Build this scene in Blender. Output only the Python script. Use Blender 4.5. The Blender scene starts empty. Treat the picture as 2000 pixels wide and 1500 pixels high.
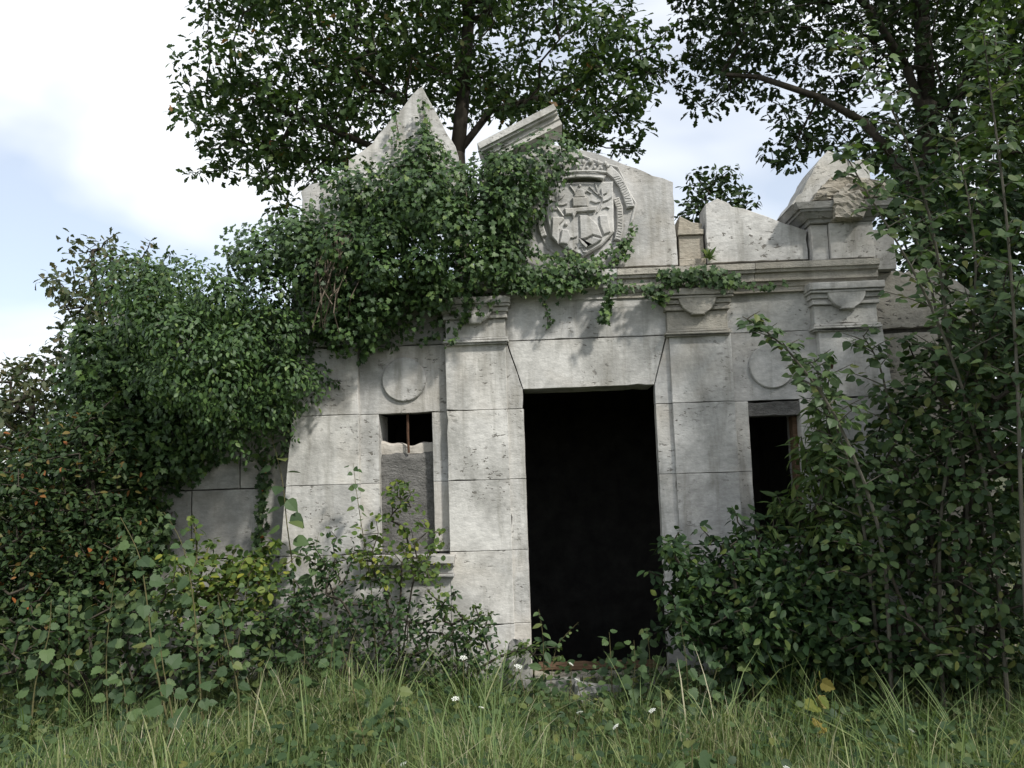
import bpy, bmesh, math, random
import numpy as np
from mathutils import Matrix, Vector
random.seed(7); rng = np.random.default_rng(7)
scn = bpy.context.scene; COL = scn.collection
R = math.radians

# ------------------------------------------------------------------ camera
PITCH, ROLL, YAW, FPX = R(5.95989), R(-1.87051), R(2.2242), 1600.0
CAM = np.array([0.0, 0.0, 1.6])
def ray(x, y, z):                       # camera frame (right, forward, up) -> world
    c, s = math.cos(ROLL), math.sin(ROLL); x, z = c*x-s*z, s*x+c*z
    c, s = math.cos(PITCH), math.sin(PITCH); y, z = c*y-s*z, s*y+c*z
    c, s = math.cos(YAW), math.sin(YAW); x, y = c*x-s*y, s*x+c*y
    return np.array([x, y, z])
right, fwd, up = ray(1,0,0), ray(0,1,0), ray(0,0,1)
cam = bpy.data.cameras.new('camera'); camo = bpy.data.objects.new('camera', cam); COL.objects.link(camo)
M = Matrix([[right[i], up[i], -fwd[i], CAM[i]] for i in range(3)] + [[0,0,0,1]])
camo.matrix_world = M
cam.sensor_width = 36; cam.lens = 36*FPX/2000; cam.clip_end = 3000; cam.clip_start = .05
scn.camera = camo
def P(px, py, Y):                       # a point of the survey photo at depth Y
    d = ray((px-1000)/FPX, 1.0, -(py-750)/FPX)
    return CAM + d*(Y/d[1])

# ------------------------------------------------------------------ light
SUN_AZ, SUN_EL = R(44), R(44)           # azimuth to the right of the facade's outward normal
S = Vector((math.sin(SUN_AZ)*math.cos(SUN_EL), -math.cos(SUN_AZ)*math.cos(SUN_EL), math.sin(SUN_EL)))
sl = bpy.data.lights.new('sun', 'SUN'); sl.energy = 3.1; sl.angle = R(4.5); sl.color = (1.0, .965, .90)
so = bpy.data.objects.new('sun', sl); COL.objects.link(so); so.rotation_euler = S.to_track_quat('Z', 'Y').to_euler()
w = bpy.data.worlds.new('World'); scn.world = w; w.use_nodes = True
nt = w.node_tree; nt.nodes.clear()
def N(tree, t, **kw):
    n = tree.nodes.new(t)
    for k, v in kw.items(): setattr(n, k, v)
    return n
sky = N(nt, 'ShaderNodeTexSky', sky_type='NISHITA', sun_disc=False)
sky.sun_elevation = SUN_EL; sky.sun_rotation = math.atan2(S.x, S.y); sky.dust_density = 1.5; sky.ozone_density = 1.5
bg1 = N(nt, 'ShaderNodeBackground'); bg1.inputs[1].default_value = .13
bg2 = N(nt, 'ShaderNodeBackground'); bg2.inputs[0].default_value = (.93, .96, 1, 1); bg2.inputs[1].default_value = .92
tc = N(nt, 'ShaderNodeTexCoord'); sx = N(nt, 'ShaderNodeSeparateXYZ'); nt.links.new(tc.outputs['Generated'], sx.inputs[0])
za = N(nt, 'ShaderNodeMath', operation='ADD'); za.inputs[1].default_value = .35; nt.links.new(sx.outputs[2], za.inputs[0])
zm = N(nt, 'ShaderNodeMath', operation='MAXIMUM'); zm.inputs[1].default_value = .05; nt.links.new(za.outputs[0], zm.inputs[0])
cmb = N(nt, 'ShaderNodeCombineXYZ')
for i in (0, 1):
    dv = N(nt, 'ShaderNodeMath', operation='DIVIDE'); nt.links.new(sx.outputs[i], dv.inputs[0]); nt.links.new(zm.outputs[0], dv.inputs[1]); nt.links.new(dv.outputs[0], cmb.inputs[i])
mp = N(nt, 'ShaderNodeMapping'); mp.inputs['Location'].default_value = (8.8, 8.1, 0); mp.inputs['Rotation'].default_value = (0, 0, .6); mp.inputs['Scale'].default_value = (1.0, 1.35, 1)
nt.links.new(cmb.outputs[0], mp.inputs[0])
cn = N(nt, 'ShaderNodeTexNoise'); cn.inputs['Scale'].default_value = 1.5; cn.inputs['Detail'].default_value = 4; cn.inputs['Roughness'].default_value = .5; cn.inputs['Distortion'].default_value = .3
nt.links.new(mp.outputs[0], cn.inputs['Vector'])
cr = N(nt, 'ShaderNodeValToRGB'); cr.color_ramp.elements[0].position = .38; cr.color_ramp.elements[1].position = .62
cr.color_ramp.elements[0].color = (.42,.42,.42,1)
nt.links.new(cn.outputs[0], cr.inputs[0])
mx = N(nt, 'ShaderNodeMixShader'); nt.links.new(cr.outputs[0], mx.inputs[0]); nt.links.new(sky.outputs[0], bg1.inputs[0])
nt.links.new(bg1.outputs[0], mx.inputs[1]); nt.links.new(bg2.outputs[0], mx.inputs[2])
wo = N(nt, 'ShaderNodeOutputWorld'); nt.links.new(mx.outputs[0], wo.inputs[0])
scn.cycles.max_bounces = 4; scn.cycles.diffuse_bounces = 2; scn.cycles.glossy_bounces = 2; scn.cycles.transmission_bounces = 3; scn.cycles.transparent_max_bounces = 4
vs = scn.view_settings; vs.view_transform = 'Standard'; vs.look = 'None'; vs.exposure = .45; vs.gamma = 1; vs.use_curve_mapping = False

# ------------------------------------------------------------------ materials
def new_mat(name):
    m = bpy.data.materials.new(name); m.use_nodes = True; t = m.node_tree
    b = t.nodes['Principled BSDF']; return m, t, b
def ramp(t, src, stops, interp='LINEAR'):
    r = N(t, 'ShaderNodeValToRGB'); e = r.color_ramp.elements; r.color_ramp.interpolation = interp
    while len(e) < len(stops): e.new(.5)
    for i, (p, c) in enumerate(stops):
        e[i].position = p; e[i].color = (*c, 1) if len(c) == 3 else c
    t.links.new(src, r.inputs[0]); return r.outputs[0]
def noise(t, vec, scale, detail=4, rough=.55, dist=0, mapscale=None, loc=None):
    if mapscale or loc:
        m = N(t, 'ShaderNodeMapping'); t.links.new(vec, m.inputs[0])
        if mapscale: m.inputs['Scale'].default_value = mapscale
        if loc: m.inputs['Location'].default_value = loc
        vec = m.outputs[0]
    n = N(t, 'ShaderNodeTexNoise'); n.inputs['Scale'].default_value = scale; n.inputs['Detail'].default_value = detail
    n.inputs['Roughness'].default_value = rough; n.inputs['Distortion'].default_value = dist
    t.links.new(vec, n.inputs['Vector']); return n.outputs[0]
def mixc(t, fac, a, b, mode='MIX'):
    m = N(t, 'ShaderNodeMix', data_type='RGBA', blend_type=mode)
    for s, v in ((0, fac), (6, a), (7, b)):
        if hasattr(v, 'links') or hasattr(v, 'is_linked'): t.links.new(v, m.inputs[s])
        else: m.inputs[s].default_value = v if s == 0 else (*v, 1)
    return m.outputs[2]
def stone_mat(name, c1=(.565,.559,.54), c2=(.385,.381,.366), warm=(.40,.32,.21), warm_amt=.35, dirt=.6, pit=1.0, rough_bump=.25):
    m, t, b = new_mat(name)
    g = N(t, 'ShaderNodeNewGeometry').outputs['Position']; oi = N(t, 'ShaderNodeObjectInfo')
    va = N(t, 'ShaderNodeVectorMath', operation='MULTIPLY_ADD'); cx = N(t, 'ShaderNodeCombineXYZ')
    for i in range(3): t.links.new(oi.outputs['Random'], cx.inputs[i])
    t.links.new(cx.outputs[0], va.inputs[0]); va.inputs[1].default_value = (37, 11, 23); t.links.new(g, va.inputs[2])
    v = va.outputs[0]
    base = ramp(t, noise(t, v, 2.6, 5, .65), [(.36, c2), (.60, c1)])
    fine = ramp(t, noise(t, v, 14, 3, .7, mapscale=(1, 1, 2.2)), [(.3, (.80,.80,.80)), (.65, (1.06,1.06,1.06))])
    col = mixc(t, 1.0, base, fine, 'MULTIPLY')
    br = ramp(t, oi.outputs['Random'], [(0, (.88,.88,.885)), (.5, (1,.995,.985)), (1, (1.07,1.06,1.035))])
    col = mixc(t, 1.0, col, br, 'MULTIPLY')
    wf = ramp(t, noise(t, v, 1.3, 3, .6, .5), [(.50, (0,0,0)), (.75, (warm_amt,)*3)])
    col = mixc(t, wf, col, warm)
    df = ramp(t, noise(t, g, 1.7, 6, .7, .6, mapscale=(1.6, 1, .7), loc=(4.2, 0, 1)), [(.50, (0,0,0)), (.70, (dirt,)*3)])
    col = mixc(t, df, col, (.17,.168,.15))
    # rain streaks: long vertical stains with a shape of their own
    sf = ramp(t, noise(t, g, 3.0, 4, .65, .3, mapscale=(2.6, 1, .28), loc=(1.7, 0, 3)), [(.52, (0,0,0)), (.72, (.7,)*3)])
    col = mixc(t, sf, col, (.21,.20,.17))
    pn = noise(t, v, 21, 3, .62, .25, mapscale=(1.0, 1.0, 1.9))
    patch = ramp(t, noise(t, v, 2.2, 2), [(.50, (0,)*3), (.62, (1,)*3)])
    pf0 = ramp(t, pn, [(.60, (0,0,0)), (.65, (pit,)*3)])
    pf = mixc(t, 1.0, pf0, patch, 'MULTIPLY')
    col = mixc(t, pf, col, (.15,.142,.125))
    t.links.new(col, b.inputs['Base Color']); b.inputs['Roughness'].default_value = .88
    b.inputs['Specular IOR Level'].default_value = .25
    h = N(t, 'ShaderNodeMath', operation='MULTIPLY_ADD'); t.links.new(pf, h.inputs[0]); h.inputs[1].default_value = -1.4
    t.links.new(noise(t, v, 30, 3, .7, mapscale=(1, 1, 1.6)), h.inputs[2])
    bp = N(t, 'ShaderNodeBump'); bp.inputs['Strength'].default_value = rough_bump*1.6; bp.inputs['Distance'].default_value = .012
    t.links.new(h.outputs[0], bp.inputs['Height']); t.links.new(bp.outputs[0], b.inputs['Normal'])
    return m
def plain_noise_mat(name, ca, cb, scale=8, rough=.9, bump=.4, dist=.01, mapscale=None):
    m, t, b = new_mat(name); g = N(t, 'ShaderNodeNewGeometry').outputs['Position']
    n = noise(t, g, scale, 7, .65, .2, mapscale=mapscale)
    t.links.new(ramp(t, n, [(.3, ca), (.7, cb)]), b.inputs['Base Color']); b.inputs['Roughness'].default_value = rough
    b.inputs['Specular IOR Level'].default_value = .2
    bp = N(t, 'ShaderNodeBump'); bp.inputs['Strength'].default_value = bump; bp.inputs['Distance'].default_value = dist
    t.links.new(noise(t, g, scale*4, 5, .7, mapscale=mapscale), bp.inputs['Height']); t.links.new(bp.outputs[0], b.inputs['Normal'])
    return m
def leaf_mat(name, stops, obj=False, trans=.25, rough=.55, spec=.24):
    m, t, b = new_mat(name)
    if obj: src = N(t, 'ShaderNodeObjectInfo').outputs['Random']
    else:
        a = N(t, 'ShaderNodeAttribute'); a.attribute_name = 'rnd'; src = a.outputs['Fac']
    col = ramp(t, src, stops)
    t.links.new(col, b.inputs['Base Color']); b.inputs['Roughness'].default_value = rough; b.inputs['Specular IOR Level'].default_value = spec
    tr = N(t, 'ShaderNodeBsdfTranslucent'); tcol = mixc(t, 1.0, col, (1.25, 1.4, .6), 'MULTIPLY'); t.links.new(tcol, tr.inputs[0])
    ms = N(t, 'ShaderNodeMixShader'); ms.inputs[0].default_value = trans
    t.links.new(b.outputs[0], ms.inputs[1]); t.links.new(tr.outputs[0], ms.inputs[2])
    t.links.new(ms.outputs[0], t.nodes['Material Output'].inputs[0]); return m
MT = dict(
    stone=stone_mat('travertine'), relief=stone_mat('carved_travertine', dirt=.35, warm_amt=.2, pit=.5),
    old=stone_mat('weathered_travertine', c1=(.44,.415,.36), c2=(.31,.295,.255), warm=(.30,.235,.15), warm_amt=.4, dirt=.65, rough_bump=.5),
    tan=stone_mat('tan_tufa', c1=(.38,.35,.295), c2=(.26,.235,.195), warm_amt=.3, dirt=.5, rough_bump=.5),
    dark=stone_mat('stained_travertine', c1=(.36,.355,.335), c2=(.25,.25,.235), warm_amt=.2, dirt=.75),
    mortar=plain_noise_mat('mortar', (.08,.077,.07), (.18,.175,.16), 20),
    concrete=plain_noise_mat('rough_concrete', (.09,.088,.083), (.23,.223,.21), 9, bump=.9, dist=.03, mapscale=(1,1,1.8)),
    plaster=plain_noise_mat('pale_mortar', (.36,.33,.29), (.50,.47,.42), 10, bump=.6),
    darkplaster=plain_noise_mat('dark_plaster', (.03,.029,.027), (.07,.066,.06), 5),  # very dark plaster tone that keeps the chamber interior black
    soil=plain_noise_mat('soil', (.035,.03,.02), (.075,.065,.045), 6),
    iron=plain_noise_mat('rusty_iron', (.05,.03,.02), (.12,.065,.04), 40, rough=.8),
    wood=plain_noise_mat('old_wood', (.08,.05,.03), (.17,.11,.07), 12, mapscale=(.3,4,4)),
    bark=plain_noise_mat('bark', (.028,.024,.018), (.075,.065,.05), 14, mapscale=(1,1,.3), bump=.8),
    palebark=plain_noise_mat('pale_bark', (.07,.065,.05), (.15,.14,.11), 14, mapscale=(1,1,.3)),
    stem=plain_noise_mat('green_stem', (.07,.075,.03), (.14,.12,.06), 20),
    vine=plain_noise_mat('vine_stem', (.07,.055,.04), (.16,.13,.10), 25),
    grasssoil=plain_noise_mat('grassy_soil', (.03,.035,.015), (.075,.08,.035), 3),
)
LM = dict(
    oak=leaf_mat('oak_leaves', [(0,(.030,.058,.02)),(.5,(.05,.09,.028)),(.9,(.082,.13,.038)),(.99,(.105,.135,.042)),(1,(.24,.10,.04))]),
    oakshade=leaf_mat('oak_leaves_shade_tone', [(0,(.022,.04,.016)),(.6,(.036,.062,.021)),(1,(.055,.088,.028))], trans=.18),  # darker copy of the oak leaves: backlit shade put into the colour
    bronze=leaf_mat('bronze_oak_leaves', [(0,(.038,.058,.027)),(.5,(.06,.08,.037)),(.85,(.09,.10,.05)),(1,(.13,.11,.06))]),
    ivy=leaf_mat('ivy_leaves', [(0,(.020,.042,.017)),(.5,(.046,.088,.027)),(.85,(.085,.145,.038)),(1,(.125,.18,.05))], trans=.15, rough=.5, spec=.3),
    ivyred=leaf_mat('bramble_leaves', [(0,(.020,.04,.015)),(.6,(.035,.065,.022)),(.93,(.065,.095,.03)),(.975,(.15,.11,.035)),(1,(.28,.09,.03))]),
    shrub=leaf_mat('shrub_leaves', [(0,(.020,.042,.018)),(.6,(.034,.068,.024)),(.95,(.065,.11,.032)),(1,(.11,.14,.038))]),
    hazel=leaf_mat('round_shrub_leaves', [(0,(.026,.05,.022)),(.5,(.045,.08,.031)),(.9,(.085,.125,.044)),(1,(.13,.14,.04))]),
    yellow=leaf_mat('yellowing_leaves', [(0,(.05,.088,.027)),(.55,(.09,.14,.036)),(.88,(.16,.205,.045)),(1,(.29,.29,.05))], trans=.35),
    lush=leaf_mat('light_leaves', [(0,(.045,.082,.026)),(.6,(.078,.125,.036)),(1,(.13,.17,.05))], trans=.3),
    grass=leaf_mat('grass_blades', [(0,(.06,.10,.036)),(.4,(.125,.185,.066)),(.72,(.20,.25,.10)),(.9,(.30,.305,.16)),(1,(.42,.39,.27))], trans=.3),
    poplar=leaf_mat('poplar_leaves', [(0,(.05,.085,.038)),(.5,(.08,.13,.053)),(.9,(.12,.175,.066)),(1,(.18,.19,.065))], obj=True, trans=.3, rough=.42),
    weed=leaf_mat('weed_leaves', [(0,(.04,.07,.032)),(.5,(.062,.105,.043)),(.9,(.09,.14,.052)),(1,(.14,.16,.055))], obj=True, trans=.28),
    weedyellow=leaf_mat('yellow_weed_leaves', [(0,(.08,.12,.03)),(.5,(.16,.17,.04)),(1,(.24,.19,.05))], obj=True, trans=.3),
    petal=leaf_mat('white_petals', [(0,(.6,.62,.58)),(1,(.8,.8,.77))], obj=True, trans=.2),
)

# ------------------------------------------------------------------ object helpers
def link(o, parent=None, **props):
    COL.objects.link(o)
    if parent is not None: o.parent = parent
    for k, v in props.items(): o[k] = v
    return o
def empty(name, loc=(0,0,0), **props):
    o = bpy.data.objects.new(name, None); o.location = loc; o.empty_display_size = .2; return link(o, None, **props)
def mesh_obj(name, verts, faces, mat, parent=None, smooth=False, fix=True, **props):
    me = bpy.data.meshes.new(name); me.from_pydata([tuple(map(float, v)) for v in verts], [], faces)
    if fix:
        bm = bmesh.new(); bm.from_mesh(me); bmesh.ops.recalc_face_normals(bm, faces=bm.faces); bm.to_mesh(me); bm.free()
    if smooth: me.polygons.foreach_set('use_smooth', [True]*len(me.polygons))
    me.materials.append(mat); o = bpy.data.objects.new(name, me)
    link(o, parent, **props)
    if parent is not None:
        if parent.type == 'EMPTY': o.matrix_parent_inverse = Matrix.Translation(-parent.location)
    return o
def worn(poly, seg=.07, wear=.0014, chip=.03):
    a = sum(p[0]*q[1]-q[0]*p[1] for p, q in zip(poly, poly[1:]+poly[:1]))
    if a < 0: poly = poly[::-1]
    out = []
    for (x0, z0), (x1, z1) in zip(poly, poly[1:]+poly[:1]):
        L = math.hypot(x1-x0, z1-z0); n = max(1, int(L/seg)); nx, nz = -(z1-z0)/L, (x1-x0)/L
        for i in range(n):
            t = i/n + (random.uniform(-.3, .3)/n if i else 0); d = abs(random.gauss(0, wear))
            if random.random() < chip: d += random.uniform(.004, .012)
            out.append((x0+(x1-x0)*t+nx*d, z0+(z1-z0)*t+nz*d))
    return out
def inset(poly, d):
    n = len(poly); out = []
    for i in range(n):
        (ax, az), (bx, bz), (cx, cz) = poly[i-1], poly[i], poly[(i+1) % n]
        def nr(px, pz, qx, qz):
            L = math.hypot(qx-px, qz-pz) or 1e-9; return -(qz-pz)/L, (qx-px)/L
        n1, n2 = nr(ax, az, bx, bz), nr(bx, bz, cx, cz); mx_, mz_ = n1[0]+n2[0], n1[1]+n2[1]; L = math.hypot(mx_, mz_) or 1e-9
        k = d/max(.35, (mx_*n1[0]+mz_*n1[1])/L); out.append((bx+mx_/L*k, bz+mz_/L*k))
    return out
def slab_geo(poly, y0, y1, bev=.003, seg=.07, wear=.0014, chip=.03):
    pl = worn(list(poly), seg, wear, chip); pi = inset(pl, bev); n = len(pl)
    v = [(x, y0, z) for x, z in pi] + [(x, y0+bev, z) for x, z in pl] + [(x, y1, z) for x, z in pl]
    f = [tuple(range(n)), tuple(range(3*n-1, 2*n-1, -1))]
    for i in range(n):
        j = (i+1) % n; f += [(i, n+i, n+j, j), (n+i, 2*n+i, 2*n+j, n+j)]
    return v, f
def slab(name, poly, y0, y1, mat, parent, **kw):
    pr = {k: kw.pop(k) for k in ('label',) if k in kw}
    v, f = slab_geo(poly, y0, y1, **kw); return mesh_obj(name, v, f, MT[mat], parent, **pr)
def rect(x0, x1, z0, z1): return [(x0, z0), (x1, z0), (x1, z1), (x0, z1)]
class MB:
    def __init__(s): s.v, s.f = [], []
    def add(s, v, f): o = len(s.v); s.v += list(v); s.f += [tuple(i+o for i in q) for q in f]; return s
    def box(s, x0, x1, y0, y1, z0, z1):
        return s.add([(x, y, z) for z in (z0, z1) for y in (y0, y1) for x in (x0, x1)], [(0,1,3,2),(4,6,7,5),(0,4,5,1),(2,3,7,6),(0,2,6,4),(1,5,7,3)])
    def slab(s, *a, **k): return s.add(*slab_geo(*a, **k))
    def ball(s, c, r, n=7, m=5):
        v = [(c[0], c[1], c[2]-r[2])]; f = []
        for i in range(1, m):
            for j in range(n):
                a, b = math.pi*i/m, 2*math.pi*j/n; v.append((c[0]+r[0]*math.sin(a)*math.cos(b), c[1]+r[1]*math.sin(a)*math.sin(b), c[2]-r[2]*math.cos(a)))
        v.append((c[0], c[1], c[2]+r[2])); e = len(v)-1
        for j in range(n):
            k = (j+1) % n; f.append((0, 1+k, 1+j)); f.append((e, e-n+j, e-n+k))
            for i in range(m-2): f.append((1+i*n+j, 1+i*n+k, 1+(i+1)*n+k, 1+(i+1)*n+j))
        return s.add(v, f)
    def tube(s, pts, rad, n=6):
        pts = [np.array(p, float) for p in pts]; k0 = len(s.v); v = []; f = []
        rad = rad if hasattr(rad, '__len__') else [rad]*len(pts)
        for i, p in enumerate(pts):
            d = pts[min(i+1, len(pts)-1)]-pts[max(i-1, 0)]; d = d/(np.linalg.norm(d)+1e-9)
            a = np.cross(d, (0, 0, 1) if abs(d[2]) < .9 else (1, 0, 0)); a /= np.linalg.norm(a); b = np.cross(d, a)
            for j in range(n):
                t = 2*math.pi*j/n; v.append(tuple(p+rad[i]*(math.cos(t)*a+math.sin(t)*b)))
        for i in range(len(pts)-1):
            for j in range(n): k = (j+1) % n; f.append((i*n+j, i*n+k, (i+1)*n+k, (i+1)*n+j))
        f += [tuple(range(n-1, -1, -1)), tuple(range((len(pts)-1)*n, len(pts)*n))]
        return s.add(v, f)
    def extrude(s, prof, a, b, dirv, outv, upv):
        """profile [(out, up)] swept from a to b"""
        a, b = np.array(a, float), np.array(b, float); n = len(prof); v = []
        for base in (a, b): v += [tuple(base+np.array(outv)*o+np.array(upv)*u) for o, u in prof]
        f = [tuple(range(n)), tuple(range(2*n-1, n-1, -1))] + [(i, (i+1) % n, n+(i+1) % n, n+i) for i in range(n)]
        return s.add(v, f)
    def make(s, name, mat, parent=None, **k): return mesh_obj(name, s.v, s.f, MT[mat] if isinstance(mat, str) else mat, parent, **k)

# ================================================================== GROUND
gn = 90; gx = np.linspace(-1, 1, gn); gx = np.sign(gx)*(np.abs(gx)**3*290+np.abs(gx)*10); GY = gx+6
def gz(x, y):
    h = .05*np.sin(x*1.3+.4)*np.sin(y*1.1)+.03*np.sin(x*2.9+y*2.1)
    d = np.clip((np.hypot(x, y-6)-25)/120, 0, 1); return h*(1-d)-.06
gv = [(x, y, float(gz(x, y))) for y in GY for x in gx]
# the pit of the crypt lies under the chamber: keep the sheet but cut that opening
gf = []
for j in range(gn-1):
    for i in range(gn-1):
        cx_, cy_ = (gx[i]+gx[i+1])/2, (GY[j]+GY[j+1])/2
        if -1.7 < cx_ < 2.4 and 6.85 < cy_ < 9.6: continue
        gf.append((j*gn+i, j*gn+i+1, (j+1)*gn+i+1, (j+1)*gn+i))
mesh_obj('ground', gv, gf, MT['grasssoil'], smooth=True, fix=False, kind='structure')

# ================================================================== MAUSOLEUM
T = empty('mausoleum', (.353, 6.5, 0), label='ruined pale travertine mausoleum with black doorway and carved coat of arms', category='mausoleum')
ZC = [-.14, .424, .98, 1.526, 2.075, 2.62]; G = .0011
DTOP = 2.23
# core of the front wall, behind the facing blocks
c = MB()
for x0, x1, z0, z1 in ((-1.93,-1.36,-.3,3.15), (-1.36,-.87,-.3,.93), (-1.36,-.87,2.09,3.15), (-.87,-.20,-.3,3.15), (-.20,.975,2.27,3.15),
                       (.975,1.575,-.3,3.15), (1.575,2.045,-.3,.93), (1.575,2.045,2.09,3.15), (2.045,2.62,-.3,3.15)):
    c.box(x0+.0005, x1-.0005, 6.54, 6.88, z0, z1)
front = c.make('front_wall', 'mortar', T)
def blk(poly, y0, y1=6.57, mat='stone', parent=None, **k): return slab('stone_block', poly, y0, y1, mat, parent or front, **k)
for i in range(5):
    z0, z1 = ZC[i]+G, ZC[i+1]-G
    # narrow door jamb strips
    if i < 4:
        blk(rect(-.297, -.167, z0, z1), 6.462, 6.60); blk(rect(.872, 1.007, z0, z1), 6.462, 6.56)
    # window bays
for (a, b, wa, wb, side) in ((-1.484, -.768, -1.33, -.90, 'l'), (1.475, 2.172, 1.60, 2.00, 'r')):
    for i in range(5):
        z0, z1 = ZC[i]+G, ZC[i+1]-G
        if i in (2, 3):
            blk(rect(a, wa, z0, z1), 6.5, 6.88); blk(rect(wb, b, z0, z1), 6.5, 6.88)
        elif i == 1: blk(rect(a, b, z0, .945), 6.437)
        else: blk(rect(a, b, z0, z1), 6.437 if i == 0 else 6.5)
    blk(rect(a, b, 2.62+G, 2.975), 6.5, mat='dark' if side == 'l' else 'stone')
# lintel with slanted joints, and the stone above it
blk([(-.167, 2.078), (-.167, DTOP), (-.283, 2.60), (-.297, 2.60), (-.297, 2.078)], 6.463, 6.60)
blk([(1.007, 2.078), (.872, 2.078), (.872, DTOP), (.985, 2.60), (1.007, 2.60)], 6.463, 6.56)
blk([(-.164, DTOP), (.869, DTOP), (.982, 2.617), (-.281, 2.617)], 6.463, 6.88, chip=.03)
blk(rect(-.287, .997, 2.623, 2.955), 6.466)
# roundels
for cx_, cz_ in ((-1.117, 2.345), (1.80, 2.345)):
    r = .177; pl = [(cx_+r*math.cos(2*math.pi*k/64), cz_+r*math.sin(2*math.pi*k/64)) for k in range(64)]
    slab('roundel', pl, 6.474, 6.52, 'stone', front, bev=.008, seg=.2, wear=0, chip=0)
# pilasters
def pilaster(xl, xr, battl=0, battr=0, capmat='stone', nblocks=5):
    m = MB(); m.box(xl+.03, xr-.03, 6.47, 6.6, -.2, 2.9); p = m.make('pilaster', 'mortar', T)
    for i in range(nblocks):
        z0, z1 = ZC[i]+G, ZC[i+1]-G
        l = lambda z: xl-battl*(2.62-z); rr = lambda z: xr+battr*(2.62-z)
        blk([(l(z0), z0), (rr(z0), z0), (rr(z1), z1), (l(z1), z1)], 6.43, 6.6, parent=p)
    return p
PIL = [(-1.962, -1.476, .092, 0), (-.775, -.29, 0, 0), (1.0, 1.483, 0, 0), (2.163, 2.655, 0, .092)]
def capital(p, xl, xr, mat):
    m = MB(); k = .985; sc = lambda x: (x)*k
    xl, xr = sc(xl), sc(xr); q = lambda z: 1.6+(z-1.6)*k
    def lay(e, z0, z1, yf, **kw): m.slab(rect(xl-e, xr+e, q(z0), q(z1)), yf, 6.6, bev=.004, seg=.12, wear=.0015, chip=.03, **kw)
    lay(.046, 2.928, 2.985, 6.325); lay(.040, 2.905, 2.9275, 6.34); lay(.026, 2.865, 2.9045, 6.368); lay(.012, 2.845, 2.8645, 6.388); lay(.016, 2.815, 2.8445, 6.378)
    lay(0, 2.664, 2.8145, 6.408)
    lay(.014, 2.642, 2.6635, 6.385); lay(.022, 2.622, 2.6415, 6.376); lay(.008, 2.608, 2.6215, 6.395)
    cx_ = (xl+xr)/2; r = .150; cz_ = q(2.925)
    pl = [(cx_+r*math.cos(a), cz_+r*math.sin(a)) for a in [math.pi+math.pi*t/18 for t in range(8)]]
    pl += [(cx_-.055, q(2.772)), (cx_+.055, q(2.772))]
    pl += [(cx_+r*math.cos(a), cz_+r*math.sin(a)) for a in [math.pi+math.pi*t/18 for t in range(11, 19)]]
    m.slab(pl, 6.345, 6.42, bev=.006, seg=.3, wear=.001, chip=0)
    return m.make('capital', mat, p)
for i, (xl, xr, bl, br) in enumerate(PIL):
    p = pilaster(xl, xr, bl, br)
    if i: capital(p, xl, xr, 'old' if i == 2 else 'stone')
    else:
        m = MB()
        for e, z0, z1, yf in ((.0, 2.664, 2.96, 6.42), (.014, 2.642, 2.6635, 6.385), (.022, 2.622, 2.6415, 6.376)): m.slab(rect(xl-e, xr+e, z0, z1), yf, 6.6, bev=.004)
        m.make('capital', 'dark', p)
# left window: concrete infill, bar and sill
def rough_panel(name, poly_top, x0, x1, z0, y, mat, amp, parent, th=.2, nx=18, nz=34):
    v = []; f = []
    for j in range(nz+1):
        for i in range(nx+1):
            x = x0+(x1-x0)*i/nx; zt = poly_top(x); z = z0+(zt-z0)*j/nz
            yy = y+amp*(.6*math.sin(x*17+z*23)*math.sin(z*31-x*9)+random.uniform(-.7, .7)) + (.05*max(0, (j/nz-.93)/.07)**2)
            v.append((x, yy, z))
    w_ = nx+1
    for j in range(nz):
        for i in range(nx): f.append((j*w_+i, j*w_+i+1, (j+1)*w_+i+1, (j+1)*w_+i))
    b = len(v); v += [(x0, y+th, z0), (x1, y+th, z0)]
    for i in range(nx+1): v.append((x0+(x1-x0)*i/nx, y+th, poly_top(x0+(x1-x0)*i/nx)-.02))
    for i in range(nx): f.append((nz*w_+i, nz*w_+i+1, b+3+i, b+2+i))
    return mesh_obj(name, v, f, MT[mat], parent, smooth=True)
topf = lambda x: 1.845+.016*math.sin(x*13)+.010*math.sin(x*37+1)
infill = rough_panel('concrete_infill', lambda x: 1.775+.01*math.sin(x*25), -1.335, -.895, .955, 6.575, 'concrete', .007, T)
rough_panel('mortar_cap', topf, -1.335, -.895, 1.755, 6.600, 'plaster', .006, infill, nz=8)
MB().tube([(-1.105, 6.565, 2.09), (-1.107, 6.563, 1.9), (-1.103, 6.565, 1.76)], .011).make('window_bar', 'iron', T)
def sill(xa, xb, mat='stone'):
    m = MB(); k = .975; q = lambda z: 1.6+(z-1.6)*k; xa *= k; xb *= k
    for e, z0, z1, yf in ((0, .882, .948, 6.335), (-.008, .862, .8815, 6.36), (-.02, .80, .8615, 6.395), (-.014, .776, .7995, 6.375), (-.024, .758, .7755, 6.41)):
        m.slab(rect(xa-e, xb+e, q(z0), q(z1)), yf, 6.53, bev=.004, seg=.1, wear=.002)
    return m.make('window_sill', mat, T)
sill(-1.487, -.746); sill(1.46, 2.19)
# right window: lintel board and frame
m = MB(); m.slab(rect(1.585, 2.02, 1.953, 2.066), 6.505, 6.7, bev=.005, wear=.004); m.make('window_lintel', 'concrete', T)
m = MB(); m.box(1.965, 1.999, 6.60, 6.70, .97, 1.95); m.make('window_frame', 'wood', T)
MB().tube([(2.226, 6.40, 2.40), (2.228, 6.385, 2.34), (2.236, 6.41, 2.30)], [.012, .016, .010]).make('iron_cramp', 'iron', T)
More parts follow.
